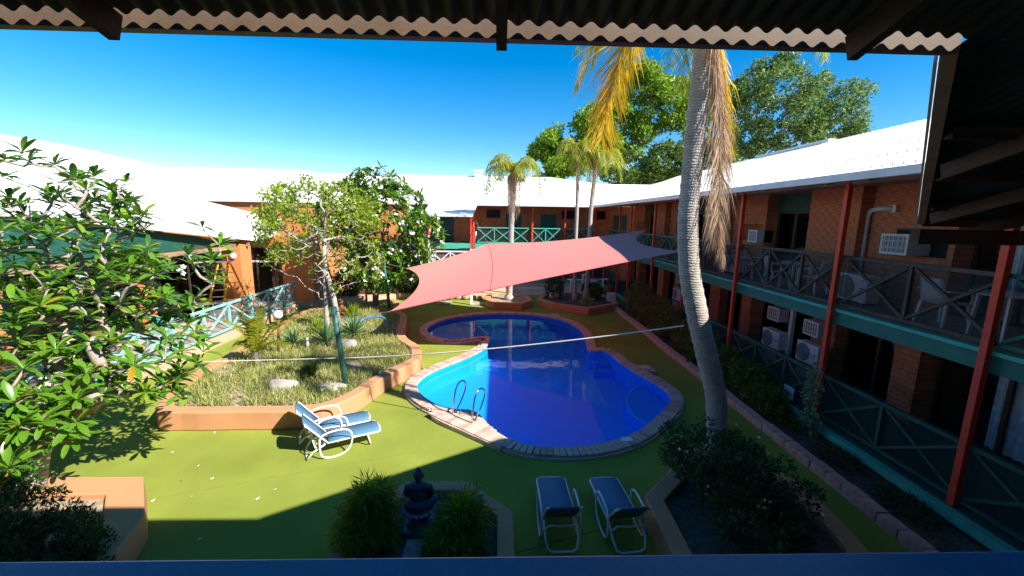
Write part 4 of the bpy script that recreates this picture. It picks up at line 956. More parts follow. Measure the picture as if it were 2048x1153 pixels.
# --- bare branched tree in the bed and the flowering frangipani behind it
base = V((-6.35, 14.9, .33)); DT = plant('umbrella_tree', 'sparse pale barked tree with bare twigs and light green tufts in the garden bed', 'tree', base)
c0 = P(640, 440, Y=15.0)
tips, _ = cloud([tuple(c0), tuple(c0+V((-1.2,0,-.4))), tuple(c0+V((.2,.2,-1.5)))], [(2.2,1.7,1.5), (1.2,1.2,.9), (2.3,1.5,1.0)], 300, RG, .72)
trk = [P(652,600,Y=14.9), P(650,540,Y=14.95), P(648,480,Y=15), P(650,430,Y=15)]
wood(tips, base, RG, .011, 2.75, .08, trunk=trk, steps=5, wander=.05, rmax=.15).build('trunk', 'bark_grey', DT, True)
MB().tube([base+V((.42,.05,-.05)), P(668,600,Y=14.8), P(659,565,Y=14.85), P(653,545,Y=14.92)], [.12,.10,.09,.07], 8).build('second_stem', 'bark_grey', DT, True)
up = tips[((tips[:, 2] > c0.z-.3) & (RG.random(len(tips)) < .8)) | ((tips[:, 0] < c0.x-.9) & (tips[:, 2] > c0.z-1.4)) | (RG.random(len(tips)) < .22)]
pp = np.repeat(up, 34, 0)+RG.normal(0, .12, (len(up)*34, 3)); v_, f_ = leaves(pp, np.tile([[0,0,.4]], (len(pp), 1)), .14, RG, .5, .8)
npmesh('crown', v_, f_, 'lf_light', DT)
base = V((-5.6, 18.3, .33)); F2 = plant('frangipani_tree', 'rounded frangipani covered in white blossoms beyond the garden bed', 'tree', base)
c0 = P(770, 440, Y=18.2); el = [(c0, (1.9,1.5,1.9)), (P(840,470,Y=18), (1.0,.9,1.1)), (P(690,430,Y=18.3), (1.5,1.2,1.4)), (P(745,375,Y=18.2), (1.1,.9,.9)), (P(760,530,Y=18), (1.7,1.3,1.1))]
tips, _ = cloud([tuple(c) for c, r in el], [r for c, r in el], 620, RG, .66)
wood(tips, base, RG, .010, 2.3, .02, trunk=[(-5.55,18.3,1.0)], steps=4, wander=.06, rmax=.14).build('trunk', 'bark_brown', F2, True)
mats = []
for t in tips: ax = (t-np.array(c0)); mats += rosette(t, ax/np.linalg.norm(ax)+np.array([0,0,.5]), 12, .37, RG)
join_leaves(mats, 'crown', 'lf_frangi', F2)['kind'] = 'stuff'
front = tips[(tips[:, 1] < 18.6)]
flowers([t+np.array([.08,-.12,.1]) for t in front[RG.random(len(front)) < .36]], RG, .055, 6).build('blossom', 'petal', F2)['kind'] = 'stuff'
# --- trees behind the motel
def bgtree(label, base, els, n, leaf, m, seed, cl=60, clr=.9, rt=.03):
    rng = np.random.default_rng(seed); base = V(base); r = plant('shade_tree', label, 'tree', base, 'trees behind the motel')
    cc, rr_ = clumps([e[0] for e in els], [e[1] for e in els], cl, rng, clr, .55)
    wood(cc, base, rng, rt, 2.2, 0, trunk=[base+V((0,0,3)), base+V((.2,.1,5.5))], steps=5, wander=.05, rmax=.45).build('trunk', 'bark_grey' if 'grey' in label else 'bark_brown', r, True)
    p_, d_ = cloud(cc, rr_, n, rng, .3); v_, f_ = leaves(p_, d_*.5+np.array([[0,0,-.1]]), leaf, rng, .5, .8); npmesh('crown', v_, f_, m, r)
Yb = 42
def E_(x, y, rx, rz, ry=None, Y=Yb): c = P(x, y, Y=Y); return (tuple(c), (rx, ry or rx*.8, rz))
bgtree('bright green tree low behind the far roof, left of the group', (6.0,40,0), [E_(1130,300,3.0,2.8,Y=40),E_(1190,275,2.6,2.4,Y=40),E_(1095,330,1.7,1.8,Y=40)], 15000, .36, 'lf_tree', 21, 70, .8)
bgtree('tall bright green tree behind the leaning palm', (13.0,44,0), [E_(1310,215,4.0,3.8,Y=44),E_(1250,260,3.4,3.2,Y=44),E_(1375,220,3.2,3.4,Y=44),E_(1310,165,2.8,2.0,Y=44),E_(1215,300,2.6,2.4,Y=44)], 19000, .40, 'lf_tree', 22, 105, .95)
bgtree('wide grey green tree behind the right wing roof', (27.5,46,0), [E_(1560,215,5.6,5.0,Y=46),E_(1640,225,4.6,3.6,Y=46),E_(1500,230,3.0,4.4,Y=46),E_(1545,160,3.6,2.6,Y=46),E_(1690,250,2.6,2.0,Y=46)], 24000, .36, 'lf_tree_dull', 23, 150, .95, .024)
bgtree('dark dense tree low between the two taller trees', (16.5,39,0), [E_(1340,330,3.2,2.4,Y=39),E_(1290,340,2.4,2.0,Y=39),E_(1410,320,2.6,2.4,Y=39),E_(1240,345,2.2,1.6,Y=39)], 12000, .34, 'lf_hedge', 24, 70, .8)
p = P(985, 350, Y=60); 
# --- leaning palm in front of the right wing
tp = [V((3.80,6.42,.30))]+[P(x, y, Y=6.5) for x, y in [(1432,800),(1412,705),(1397,640),(1380,550),(1376,450),(1383,350),(1392,250),(1403,160),(1410,95),(1416,30)]]
base = V((3.80,6.42,.30)); PM = plant('palm_tree', 'tall leaning ringed palm with yellow and dead fronds in front of the right wing', 'palm tree', base)
cc = catmull(tp, 14, False); rr_ = [(.205 if i < 3 else .158+.012*math.sin(i*.05))*(1+(.035 if i % 3 == 0 else -.012)+RG.normal(0, .008)) for i in range(len(cc))]
MB().tube(cc, rr_, 22).build('trunk', 'bark_palm', PM, True)
top = tp[-1]
def fr(name, m, pts, L, n, droop, width, par, spread=.9): return frond([V(p) for p in pts], L, n, RG, droop, width, 1.0, spread).build(name, m, par)
fr('frond', 'lf_frond', [top, top+V((-.3,-.1,.35)), P(1310,10,Y=6.1), P(1262,62,Y=5.9), P(1234,135,Y=5.8), P(1215,210,Y=5.75), P(1202,280,Y=5.75)], .78, 165, .28, .046, PM, .52)
fr('frond', 'lf_frond', [top, top+V((-.2,-.1,.3)), P(1318,30,Y=6.2), P(1276,85,Y=6.1), P(1250,150,Y=6.05), P(1240,200,Y=6.05)], .50, 90, .3, .04, PM, .5)
fr('frond', 'lf_frond', [top, top+V((-.45,.1,.5)), P(1270,20,Y=6.8), P(1215,60,Y=6.9), P(1172,120,Y=7.0), P(1150,180,Y=7.0)], .58, 90, .5, .036, PM, .6)
d0 = P(1425,70,Y=6.35)
fr('dead_frond', 'lf_frond_dead', [top, d0, P(1436,160,Y=6.32), P(1440,260,Y=6.3), P(1440,360,Y=6.3), P(1438,440,Y=6.3), P(1448,520,Y=6.3)], .50, 230, 1.2, .034, PM, .30)
fr('dead_frond', 'lf_frond_dead', [top, d0+V((.05,.05,0)), P(1444,200,Y=6.4), P(1447,320,Y=6.4), P(1432,430,Y=6.4), P(1432,475,Y=6.4)], .46, 200, 1.2, .032, PM, .24)
fr('frond', 'lf_frond', [top, P(1438,90,Y=6.55), P(1452,170,Y=6.6), P(1456,250,Y=6.6), P(1456,310,Y=6.6)], .42, 110, 1.1, .034, PM, .30)
fr('frond', 'lf_frond_green', [top, top+V((.3,.3,.6)), top+V((.9,.6,.7)), P(1560,40,Y=7.0), P(1640,92,Y=7.0), P(1650,120,Y=7.0)], .28, 46, .9, .022, PM)
fr('frond', 'lf_frond_green', [top, P(1385,60,Y=6.9), P(1372,110,Y=7.2), P(1360,180,Y=7.3)], .45, 40, 1.0, .026, PM, .5)
for a in (30, 80, 130, 200, 250, 310, 350):
    t = math.radians(a); d = V((math.cos(t), math.sin(t), 0)); fr('frond', 'lf_frond_green', [top, top+d*.5+V((0,0,.7)), top+d*1.3+V((0,0,1.0)), top+d*2.0+V((0,0,.7)), top+d*2.5+V((0,0,.1))], .5, 44, .7, .03, PM)
# --- palms beyond the pool
def far_palm(label, base, pts, r0, crown, nf, L, m, skirt=0, group='palms beyond the pool'):
    r = plant('palm_tree', label, 'palm tree', base, group); c = catmull([V(base)]+[V(p) for p in pts], 8, False)
    MB().tube(c, [r0*(1.5 if i < 3 else 1)*(1-.25*i/len(c)) for i in range(len(c))], 10).build('trunk', 'bark_palm', r, True); t0 = V(pts[-1])
    for k in range(nf):
        a = 2*math.pi*k/nf+RG.uniform(-.2, .2); d = V((math.cos(a), math.sin(a), 0)); up_ = RG.uniform(.25, .9)
        fr('frond', m, [t0, t0+d*crown*.3+V((0,0,up_*crown*.5)), t0+d*crown*.68+V((0,0,up_*crown*.35)), t0+d*crown*RG.uniform(.8, 1.1)+V((0,0,-RG.uniform(.15,.75)*crown))], L, 30, .9, .055, r)
    for k in range(skirt):
        a = RG.uniform(0, 6.28); d = V((math.cos(a), math.sin(a), 0))*RG.uniform(.16, .34); h = RG.uniform(1.5, 2.6)
        fr('dead_frond', 'lf_frond_dead', [t0, t0+d*.9+V((0,0,-.2)), t0+d*1.2+V((0,0,-h*.5)), t0+d+V((0,0,-h))], .40, 22, 1.2, .045, r, .2)
    return r
far_palm('palm with a brown skirt of dead fronds in the small octagonal planter', (.5,21.0,.28), [P(1020,560,Y=21), P(1022,470,Y=21), P(1025,400,Y=21), P(1026,345,Y=21)], .17, 1.7, 13, .62, 'lf_frond_green', 16)
far_palm('thinner left palm of the twin pair in the shaded planter', (3.95,20.9,.27), [P(1150,520,Y=20.9), P(1154,420,Y=20.9), P(1156,340,Y=20.9), P(1157,300,Y=20.9)], .10, 1.25, 10, .6, 'lf_frond_green', 2)
far_palm('right palm of the twin pair with hanging dry stalks in the shaded planter', (4.6,21.3,.27), [P(1177,520,Y=21.3), P(1182,420,Y=21.3), P(1190,350,Y=21.3), P(1192,318,Y=21.3)], .12, 1.5, 13, .65, 'lf_frond_green', 5)
# --- young palm, yuccas and grass in the bed
base = P(515, 730, Z=.33); YP = plant('young_palm', 'small yellow green young palm in the left of the garden bed', 'palm', base)
MB().tube([base, base+V((-.02,0,.18)), base+V((-.02,.02,.38))], [.09,.07,.05], 8).build('stem', 'bark_pale', YP, True)
for px, py in [(450,640),(480,625),(520,618),(560,650),(585,690),(470,690),(600,630),(505,640)]:
    e = P(px, py, Y=base.y+RG.uniform(-.35, .35)); b0 = base+V((0,0,.36)); mid_ = b0.lerp(e, .55)+V((0,0,.22)); fr('frond', 'lf_frond_green', [b0, b0.lerp(mid_, .5)+V((0,0,.06)), mid_, e], .34, 44, .4, .034, YP)
def yucca(label, base, n, L, m='lf_agave', w=.055, upb=.35):
    r = plant('yucca', label, 'yucca', base, 'yuccas in the garden bed'); mb = MB(); b = V(base)
    for k in range(n):
        a = k*2.39996; e = math.radians(RG.uniform(8, 80)); d = V((math.cos(a)*math.cos(e), math.sin(a)*math.cos(e), math.sin(e)*1.0+upb*.3)).normalized(); s = d.cross(V((0,0,1))).normalized()*w*.5; l = L*RG.uniform(.75, 1.1)
        q = b+V((0,0,.05)); md = q+d*l*.5; tp_ = q+d*l-V((0,0,.12*l*math.cos(e)))
        mb.add([q-s*.5, q+s*.5, md+s, md-s, tp_, md-V((0,0,.012))], [(0,1,2,5),(0,5,3),(3,5,4),(5,2,4)])
    MB().tube([b-V((0,0,.02)), b+V((0,0,.12))], [.07,.05], 8).build('stem', 'bark_brown', r); mb.build('leaf_rosette', m, r); return r
yucca('large dark green spiky yucca at the foot of the near green pole', P(655,690,Z=.36), 80, .85)
yucca('pale green spiky yucca right of the near green pole', P(708,672,Z=.36), 75, .85)
yucca('small grey green spiky yucca left of the large one', P(588,692,Z=.36), 60, .62)
yucca('upright yellow green yucca by the small brown statue', P(706,640,Z=.36), 60, .75, 'lf_light', .06, 1.5)
yucca('yellowish spiky yucca behind the large one under the pale tree', P(634,668,Z=.36), 50, .65, 'lf_light')
yucca('low dark leafy plant in the shaded middle of the grass', P(622,752,Z=.36), 40, .45, 'lf_hedge', .09)
def inpoly(pts, poly):
    x, y = pts[:, 0], pts[:, 1]; c = np.zeros(len(pts), bool); n = len(poly)
    for i in range(n):
        x1, y1 = poly[i]; x2, y2 = poly[i-1]; m_ = ((y1 > y) != (y2 > y)) & (x < (x2-x1)*(y-y1)/(y2-y1+1e-12)+x1); c ^= m_
    return c
ip = [tuple(p) for p in offset(ccw(bed_s), -.36)]
q = np.stack([RG.uniform(-8.6,-2.3,60000), RG.uniform(8,20,60000)], 1); q = q[inpoly(q, ip)]
hf = np.sin(q[:, 0]*2.1+1)*np.cos(q[:, 1]*1.7)+.6*np.sin(q[:, 0]*5.3+q[:, 1]*4.1); q = q[hf+RG.normal(0, .5, len(q)) > -.75]
q = np.concatenate([q, np.repeat(np.stack([RG.uniform(-3.6,-2.75,26), RG.uniform(11.3,13.0,26)], 1), 60, 0)+RG.normal(0, .07, (26*60, 2))]); q = q[inpoly(q, ip)]
pos = np.concatenate([q, np.full((len(q), 1), .33)], 1); v_, f_ = leaves(pos, np.tile([[0,0,1.0]], (len(pos), 1)), .20, RG, .10, .5, .05)
g = npmesh('grass', v_, f_, 'lf_grass'); tag(g, 'pale dry grass and groundcover filling the garden bed', 'grass'); g['kind'] = 'stuff'
# --- shrubs
def shrub(name, label, base, els, n, leaf, m, group=None, asp=.5, jit=.8, droop=0, stems=8, cl=0, clr=.15, fl=0, barkm='bark_brown', cat='shrub', dirz=.2):
    r = plant(name, label, cat, base, group); rng = np.random.default_rng(int(abs(base[0]*97+base[1]*31)*10) % 9999)
    if cl: cs, rs = clumps([e[0] for e in els], [e[1] for e in els], cl, rng, clr, .5)
    else: cs, rs = [e[0] for e in els], [e[1] for e in els]
    tips, _ = cloud([e[0] for e in els], [np.array(e[1])*.7 for e in els], stems, rng, .3); wood(tips, base, rng, .006, 2.2, 0, steps=3).build('stems', barkm, r)
    p_, d_ = cloud(cs, rs, n, rng, .35); d_ = d_+np.array([[0,0,dirz]]); p_[:, 2] = np.maximum(p_[:, 2], base[2]+.02)
    v_, f_ = leaves(p_, d_, leaf, rng, asp, jit, droop=droop); npmesh('foliage', v_, f_, m, r)
    if fl:
        p_, d_ = cloud([e[0] for e in els], [np.array(e[1])*1.04 for e in els], fl, rng, .97); p_ = p_[p_[:, 2] > base[2]+.35]; flowers(p_, rng, .022, 2).build('blossom', 'petal', r)
    return r
shrub('flowering_bush', 'dark dense bush dotted with tiny white flowers in the right planter', (3.4,5.3,.32), [((3.15,5.45,1.02),(.62,.55,.55)), ((3.55,5.2,.85),(.62,.55,.5)), ((4.0,4.95,.68),(.5,.5,.36)), ((2.85,5.75,1.12),(.32,.3,.3)), ((3.45,4.6,.62),(.6,.4,.3))], 15000, .055, 'lf_dark', None, .5, .9, 0, 40, 150, .13, 26)
shrub('feathery_bush', 'tall feathery bamboo like bush left of the seated statue', (-1.66,4.75,.30), [((-1.66,4.85,.86),(.22,.2,.24)), ((-1.68,4.75,.58),(.30,.27,.28))], 5200, .17, 'lf_bamboo', 'feathery bushes', .09, .5, .75, 20, 60, .12, dirz=.2)
shrub('feathery_bush', 'rounder feathery bamboo like bush right of the seated statue', (-.52,4.6,.30), [((-.48,4.75,.66),(.27,.24,.22)), ((-.50,4.6,.5),(.34,.3,.2))], 5200, .17, 'lf_bamboo', 'feathery bushes', .09, .5, .75, 20, 60, .12)
shrub('low_shrub', 'dark fine leaved shrub filling the lower left corner', (-5.6,4.1,.33), [((-5.3,4.35,.62),(.75,.5,.36)), ((-6.3,4.5,.95),(.9,.6,.6)), ((-4.95,4.15,.45),(.45,.35,.22)), ((-5.6,3.8,.7),(1.0,.5,.45))], 26000, .065, 'lf_dark', None, .35, .9, 0, 40, 150, .16)
hed = [(8.95,.62,.50,'lf_hedge','glossy green hedge shrub nearest the notice sign'),(9.75,.82,.62,'lf_hedge','tall glossy green hedge shrub right of the leaning palm trunk'),(10.8,.85,.7,'lf_hedge','green hedge shrub directly behind the leaning palm trunk'),(12.0,.9,.72,'lf_hedge','green hedge shrub left of the leaning palm trunk'),
       (13.3,1.05,.75,'lf_olive','olive hedge shrub, third before the far red post'),(14.6,1.2,.8,'lf_olive','olive hedge shrub in the middle of the hedge row'),(15.9,1.3,.85,'lf_olive','olive hedge shrub below the sail cord'),(17.2,1.4,.85,'lf_olive','tall olive hedge shrub near the far planter'),(18.6,1.45,.9,'lf_olive','tallest olive hedge shrub at the far end of the row')]
for y, h, ry, m_, lab in hed:
    shrub('hedge_shrub', lab, (6.42,y,.05), [((6.40,y,h*.55),(.36,ry,h*.5)), ((6.44,y+.1,h*.85),(.28,ry*.8,h*.32)), ((6.30,y-.1,h*.3),(.28,ry*.9,h*.28))], 3400, .10 if m_ == 'lf_hedge' else .085, m_, 'hedge shrubs along the right wing', .45, .8, 0, 24, 60, .16)
cb = P(1608, 880, X=6.62); shrub('climbing_plant', 'pale green climbing plant on the ground floor rail below the red post', (6.60,7.75,.05), [((6.62,7.95,1.15),(.07,.22,.45)), ((6.58,7.85,.35),(.12,.25,.28)), ((6.64,8.05,.85),(.06,.2,.3))], 900, .075, 'lf_climber', None, .55, .8, 0, 20, cat='plant')
for y, lab in ((6.9, 'small dark groundcover plant in the strip right of the climbing plant'), (5.6, 'low dark groundcover plant in the near end of the strip'), (8.3, 'low leafy plant in the strip under the notice sign')): shrub('groundcover_plant', lab, (6.4,y,.05), [((6.40,y,.14),(.28,.5,.13))], 700, .07, 'lf_dark' if y < 8 else 'lf_hedge', 'groundcover plants in the strip', .4, .8, 0, 8, cat='plant')
for x_, y_, h_, lab in ((-8.0,21.6,1.3,'shrub added to darken the gap behind the flowering frangipani, leftmost of three'),(-6.6,22.2,1.5,'shrub added to darken the gap behind the flowering frangipani, middle of three'),(-5.0,22.6,1.1,'shrub added to darken the gap behind the flowering frangipani, rightmost of three')): shrub('low_shrub', lab, (x_,y_,T), [((x_,y_,T+h_*.5),(.8,.5,h_*.55))], 2400, .16, 'lf_dark', 'shrubs added to darken behind the frangipani', .4, .8, 0, 12)  # invented shrubs, put in to darken the sunlit terrace behind the tree
shrub('low_shrub', 'dark bush at the left of the twin palms in the shaded planter', (2.95,21.6,.27), [((2.95,21.6,.85),(.5,.5,.6))], 1600, .12, 'lf_dark', None, .4, .8, 0, 10)
shrub('low_shrub', 'small dry spiky plant at the front of the shaded planter', (4.35,19.9,.27), [((4.35,19.9,.42),(.28,.2,.16))], 260, .22, 'lf_grass', None, .09, .6, 0, 5)
shrub('low_shrub', 'leafy plant right of the twin palms in the shaded planter', (5.1,21.2,.27), [((5.1,21.2,.7),(.3,.3,.45))], 700, .14, 'lf_hedge', None, .4, .8, 0, 6)

# ------------------------------------------------------------------ statues, stones and small things
def blob(name, parts, m, parent, vox=.014):
    mb = MB()
    for p_ in parts:
        if p_[0] == 's': mb.sphere(p_[1], p_[2], 16, 10)
        else: mb.tube(p_[1], p_[2], 10)
    o = mb.build(name, m, parent, True); r_ = o.modifiers.new('remesh', 'REMESH'); r_.mode = 'VOXEL'; r_.voxel_size = vox; r_.use_smooth_shade = True
    s_ = o.modifiers.new('smooth', 'SMOOTH'); s_.iterations = 4; return o
sx, sy = -1.06, 5.02
SB = thing('seated_statue', 'dark grey stone statue of a figure seated cross legged in meditation', 'statue', (sx, sy, .62))
z0 = .60
fig_ = blob('figure', [('s', (sx,sy,z0+.06), (.155,.11,.06)), ('s', (sx-.10,sy+.07,z0+.05), (.09,.06,.045)), ('s', (sx+.10,sy+.07,z0+.05), (.09,.06,.045)), ('s', (sx,sy-.01,z0+.17), (.095,.068,.12)), ('s', (sx,sy-.01,z0+.25), (.115,.062,.055)),
     ('t', [(sx-.105,sy-.01,z0+.26),(sx-.135,sy+.0,z0+.17),(sx-.10,sy+.07,z0+.10),(sx-.02,sy+.10,z0+.10)], [.036,.032,.027,.024]), ('t', [(sx+.105,sy-.01,z0+.26),(sx+.135,sy+.0,z0+.17),(sx+.10,sy+.07,z0+.10),(sx+.02,sy+.10,z0+.10)], [.036,.032,.027,.024]),
     ('t', [(sx,sy-.005,z0+.27),(sx,sy,z0+.34)], [.034,.032]), ('s', (sx,sy+.003,z0+.375), (.050,.056,.066)), ('s', (sx,sy-.004,z0+.438), (.024,.024,.022)), ('s', (sx-.05,sy,z0+.37), (.010,.014,.026)), ('s', (sx+.05,sy,z0+.37), (.010,.014,.026)), ('s', (sx,sy+.058,z0+.372), (.010,.012,.016))], 'statue_stone', SB, .011)
for v in fig_.data.vertices: v.co = V((v.co.x*1.3, v.co.y*1.3, (v.co.z+.02)*1.3-.02))
BW = thing('stone_bowl', 'blue grey scalloped bowl holding the seated statue', 'bowl', (sx, sy, .30))
MB().lathe([(.0,.40),(.13,.40),(.16,.41),(.19,.44),(.215,.45),(.225,.44),(.19,.38),(.14,.345),(.0,.345)], (sx, sy, .165), 28).build('bowl', 'bowl', BW, True)
rim = MB()
for k in range(20): t = 2*math.pi*k/20; rim.sphere((sx+.208*math.cos(t), sy+.208*math.sin(t), .612), (.032,.032,.02), 8, 6)
rim.build('petal_rim', 'bowl', BW, True)
MB().lathe([(.16,.0),(.18,.02),(.15,.06),(.12,.12),(.15,.20),(.0,.20)], (sx, sy, .36), 20).build('foot', 'bowl', BW, True); MB().box(sx-.20, sx+.20, sy-.19, sy+.19, .27, .362).build('base_slab', 'bowl', BW, bevel=.01)
tag(MB().box(sx-.12, sx+.11, sy-.75, sy-.25, .27, .335).build('stone_slab', 'concrete', bevel=.01), 'narrow grey stone slab leading to the bowl in the statue planter', 'slab')
p = P(683, 640, Z=.33); KS = thing('kneeling_statue', 'small brown seated garden statue beside the pale tree', 'statue', (p.x, p.y, .33))
blob('figure', [('s', (p.x,p.y,.50), (.24,.20,.18)), ('s', (p.x,p.y,.74), (.17,.14,.22)), ('t', [(p.x,p.y,.9),(p.x+.02,p.y-.02,1.0)], [.07,.06]), ('s', (p.x+.02,p.y-.03,1.08), (.10,.11,.13)), ('t', [(p.x-.16,p.y,.86),(p.x-.20,p.y-.1,.66),(p.x-.05,p.y-.2,.6)], [.06,.05,.04]), ('t', [(p.x+.16,p.y,.86),(p.x+.20,p.y-.1,.66),(p.x+.05,p.y-.2,.6)], [.06,.05,.04])], 'rust', KS, .025)
def rock(px, py, s, lab, z=.30):
    p = P(px, py, Z=z); bm = bmesh.new(); bmesh.ops.create_icosphere(bm, subdivisions=3, radius=1)
    ph = RG.uniform(0, 6, 3)
    for v in bm.verts:
        c = v.co; k = 1+.13*math.sin(c.x*3+ph[0])+.12*math.sin(c.y*4+ph[1])+.10*math.sin(c.z*5+ph[2])+.05*math.sin(c.x*9+c.y*7); v.co = V((c.x*s[0]*k, c.y*s[1]*k, c.z*s[2]*k))
    me = bpy.data.meshes.new('rock'); bm.to_mesh(me); bm.free(); me.shade_smooth(); o = link('rock', me, 'stone'); o.location = (p.x, p.y, z+s[2]*.35); tag(o, lab, 'rock', 'rocks in the garden bed')
rock(567, 780, (.32,.22,.2), 'weathered rock at the front middle of the garden bed'); rock(660, 782, (.38,.22,.12), 'flat pale rock at the foot of the near green pole'); rock(697, 698, (.28,.24,.26), 'rounded rock right of the near pole among the yuccas'); rock(690, 655, (.25,.22,.14), 'grey stone below the small brown statue')
p = P(557, 712, Z=.33); t = P(556, 630, Y=p.y); r = thing('garden_lamp', 'white globe lamp on a short brown post behind the young palm', 'lamp', (p.x, p.y, .33)); MB().tube([(p.x,p.y,.3),(t.x,p.y,t.z-.1)], .035, 8).build('post', 'rust', r, True); MB().sphere((t.x, p.y, t.z), .13).build('globe', 'lamp_white', r, True)
p = P(730, 585, Z=T); t = P(730, 537, Y=p.y-3.5); r = thing('garden_lamp', 'white globe lamp on a red post beside the flowering frangipani', 'lamp', (t.x, t.y, T)); MB().tube([(t.x,t.y,T),(t.x,t.y,t.z-.1)], .05, 8).build('post', 'red_post', r, True); MB().sphere((t.x, t.y, t.z), .17).build('globe', 'lamp_white', r, True)
p = P(616, 700, Z=.33); r = thing('garden_ornament', 'small white ornament standing in the grass left of the large yucca', 'ornament', (p.x, p.y, .33)); MB().lathe([(.0,.0),(.07,.0),(.06,.05),(.03,.10),(.05,.2),(.03,.3),(.045,.36),(.0,.42)], (p.x, p.y, .33), 12).build('body', 'lamp_white', r, True); MB().lathe([(.0,.0),(.10,.0),(.10,.05),(.0,.05)], (p.x, p.y, .315), 12).build('base', 'stone', r)
p = P(747, 652, Z=.36); hz = catmull([(p.x-.75,p.y-.15,.36),(p.x-.45,p.y+.25,.55),(p.x,p.y+.35,.62),(p.x+.4,p.y+.2,.58),(p.x+.55,p.y-.2,.38)], 6, False); tag(MB().tube(hz, .035, 8).build('garden_hose', 'hose', None, True), 'blue hose arched over the dry grass near the far pole', 'hose')
# pump gear behind the twin palms
r = thing('pump_pipes', 'white plastic pump pipework behind the shaded planter', 'pipework', (5.0, 23.6, .1))
for x, y, h in ((4.2,23.6,.95),(4.9,23.7,1.25),(5.4,23.6,.9),(6.1,23.7,1.0)): MB().tube(catmull([(x,y,.1),(x,y,h*.6),(x,y,h-.06),(x+.06,y,h),(x+.3,y,h)], 4, False), .055, 8).build('pipe', 'plastic_white', r, True)
MB().tube([(4.0,23.75,.95),(6.2,23.75,.98)], .04, 8).build('pipe', 'plastic_white', r, True)
for x, y, R_, h, m_, lab in ((5.15,23.5,.35,.75,'dark','black pump filter drum behind the shaded planter'), (5.75,23.4,.30,.6,'dark','second black drum right of the pump filter'), (6.35,23.2,.30,.65,'rust','round rusty pot at the right of the pump gear')):
    r = thing('drum', lab, 'drum', (x, y, .1)); MB().lathe([(.0,.0),(R_*.8,.0),(R_,h*.3),(R_,h*.75),(R_*.7,h*.95),(.0,h)], (x,y,.1), 18).build('body', m_, r, True); MB().lathe([(.0,.0),(R_*.3,.0),(R_*.3,.08),(.0,.08)], (x,y,.1+h), 12).build('cap', m_, r, True)
p = P(1222, 603, Z=.27); tag(MB().box(p.x-.2, p.x+.2, p.y-.18, p.y+.18, .27, .72).build('pump_box', 'grey_white', bevel=.03), 'small white box beside the rusty pot in the shaded planter', 'box')
p = P(1108, 597, Z=.27); tag(MB().tube([(p.x-.25,p.y,.43),(p.x+.25,p.y-.1,.43)], .16, 12).build('bucket', 'grey_white', None, True), 'white bucket lying on its side at the left of the shaded planter', 'bucket')
tag(MB().bar((1.0,23.0,.55), (3.2,22.95,.58), .05, .05).build('pole', 'white_paint'), 'long white pole lying behind the small octagonal planter', 'pole')
for (px, py), lab in (((958,609), 'grey square paver lying on the turf beside the white stair post'), ((888,607), 'grey square paver lying on the turf left of the white stair post')): p = P(px, py, Z=0); tag(MB().box(p.x-.38, p.x+.38, p.y-.3, p.y+.3, .0, .06).build('paver', 'concrete', bevel=.01), lab, 'paver')
p = P(933, 600, Z=0); r = thing('garden_edge_stones', 'pale tumbled stones under the sail by the stair post', 'stones', (p.x, p.y, 0))
for k in range(5): MB().sphere((p.x-.9+.42*k, p.y+.1*(k % 2), .11), (.2,.16,.13), 10, 7).build('stone', 'stone' if k % 2 else 'timber_light', r, True)
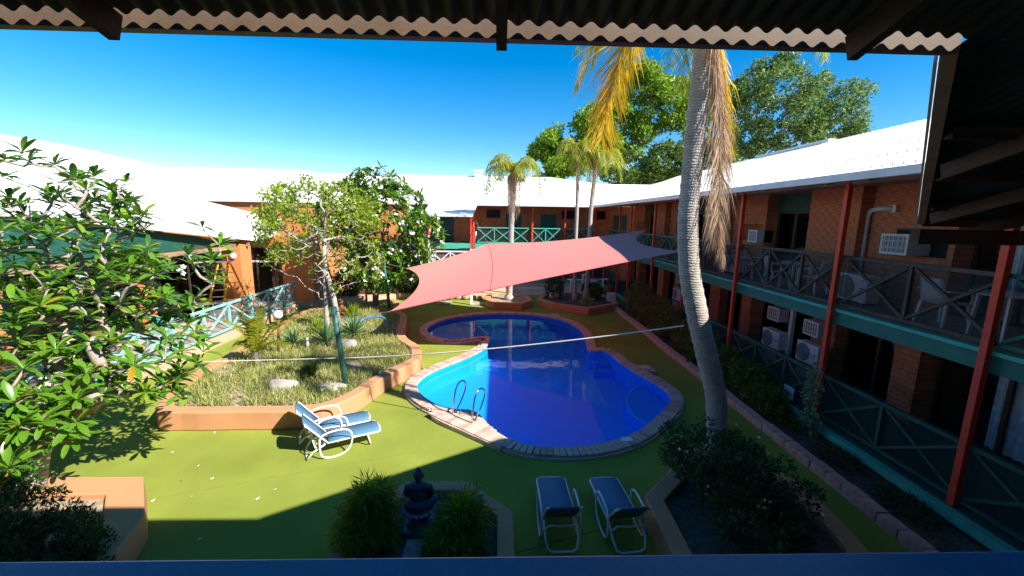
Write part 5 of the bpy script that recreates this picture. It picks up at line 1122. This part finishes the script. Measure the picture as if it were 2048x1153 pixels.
# teal chairs on the terrace behind the big frangipani
def patio_chair(x, y, rz, lab, m_):
    r = thing('patio_chair', lab, 'chair', (0,0,0), 'terrace chairs')
    MB().box(-.23, .23, -.22, .22, .41, .45).build('seat', m_, r, bevel=.015); MB().box(-.23, .23, .20, .24, .50, .90).build('backrest', m_, r, bevel=.02)
    for sx_ in (-1, 1):
        for sy_ in (-1, 1): MB().bar((sx_*.2, sy_*.19, .42), (sx_*.22, sy_*.22, 0), .04, .04, (0,1,0)).build('leg', m_, r)
        MB().bar((sx_*.215, .225, .42), (sx_*.215, .225, .86), .035, .035, (0,1,0)).build('back_post', m_, r)
    place(r, (x, y, T), rz)
patio_chair(-10.9, 13.0, .4, 'teal terrace chair glimpsed through the big frangipani', 'teal'); patio_chair(-11.2, 10.6, 2.2, 'brown timber terrace chair glimpsed behind the big frangipani', 'rust')
r = thing('terrace_table', 'brown timber terrace table glimpsed behind the big frangipani', 'table', (-11.2, 11.8, T)); MB().lathe([(.0,.70),(.6,.70),(.6,.75),(.0,.75)], (-11.2,11.8,T), 24).build('tabletop', 'rust', r); MB().tube([(-11.2,11.8,T),(-11.2,11.8,T+.7)], .06, 8).build('leg', 'rust', r)
# fallen leaves and blossoms on the turf
fl_ = [(430,866,'petal','white fallen blossom on the turf below the garden bed'),(395,932,'petal','white fallen blossom in mid turf left of centre'),(363,960,'dead_leaf','tan fallen leaf in mid turf near the frangipani shadow'),(424,958,'petal','white fallen blossom in mid turf, lower'),(545,953,'dead_leaf','brown curled fallen leaf left of the sunny loungers'),(382,996,'dead_leaf','yellowish fallen leaf low on the sunny turf'),(400,1078,'petal','white fallen blossom in the shaded turf at the bottom'),(550,978,'petal','pale fallen petal in the turf below the brown leaf'),(345,905,'petal','white fallen blossom at the edge of the frangipani shadow'),(307,1002,'petal','white fallen blossom beside the left planter corner'),(516,998,'petal','pale fallen blossom low on the sunny turf, right'),(1483,838,'petal','pale fallen leaf on the shaded turf right of the palm')]
for x, y, m_, lab in fl_:
    p = P(x, y, Z=.01); mb = MB(); a = RG.uniform(0, 6.28); L_ = RG.uniform(.03, .048) if m_ == 'petal' else .075
    for k in range(int(RG.integers(2, 5)) if m_ == 'petal' else 1):
        t = a+k*RG.uniform(1.0, 1.5); d = V((math.cos(t), math.sin(t), RG.uniform(.03, .4))); s = V((-math.sin(t), math.cos(t), 0)); q = V((p.x, p.y, .008)); mb.add([q, q+d*L_*.5+s*L_*.25, q+d*L_, q+d*L_*.5-s*L_*.25], [(0,1,2,3)])
    tag(mb.build('fallen_blossom' if m_ == 'petal' else 'fallen_leaf', m_), lab, 'blossom' if m_ == 'petal' else 'leaf', 'litter on the turf')
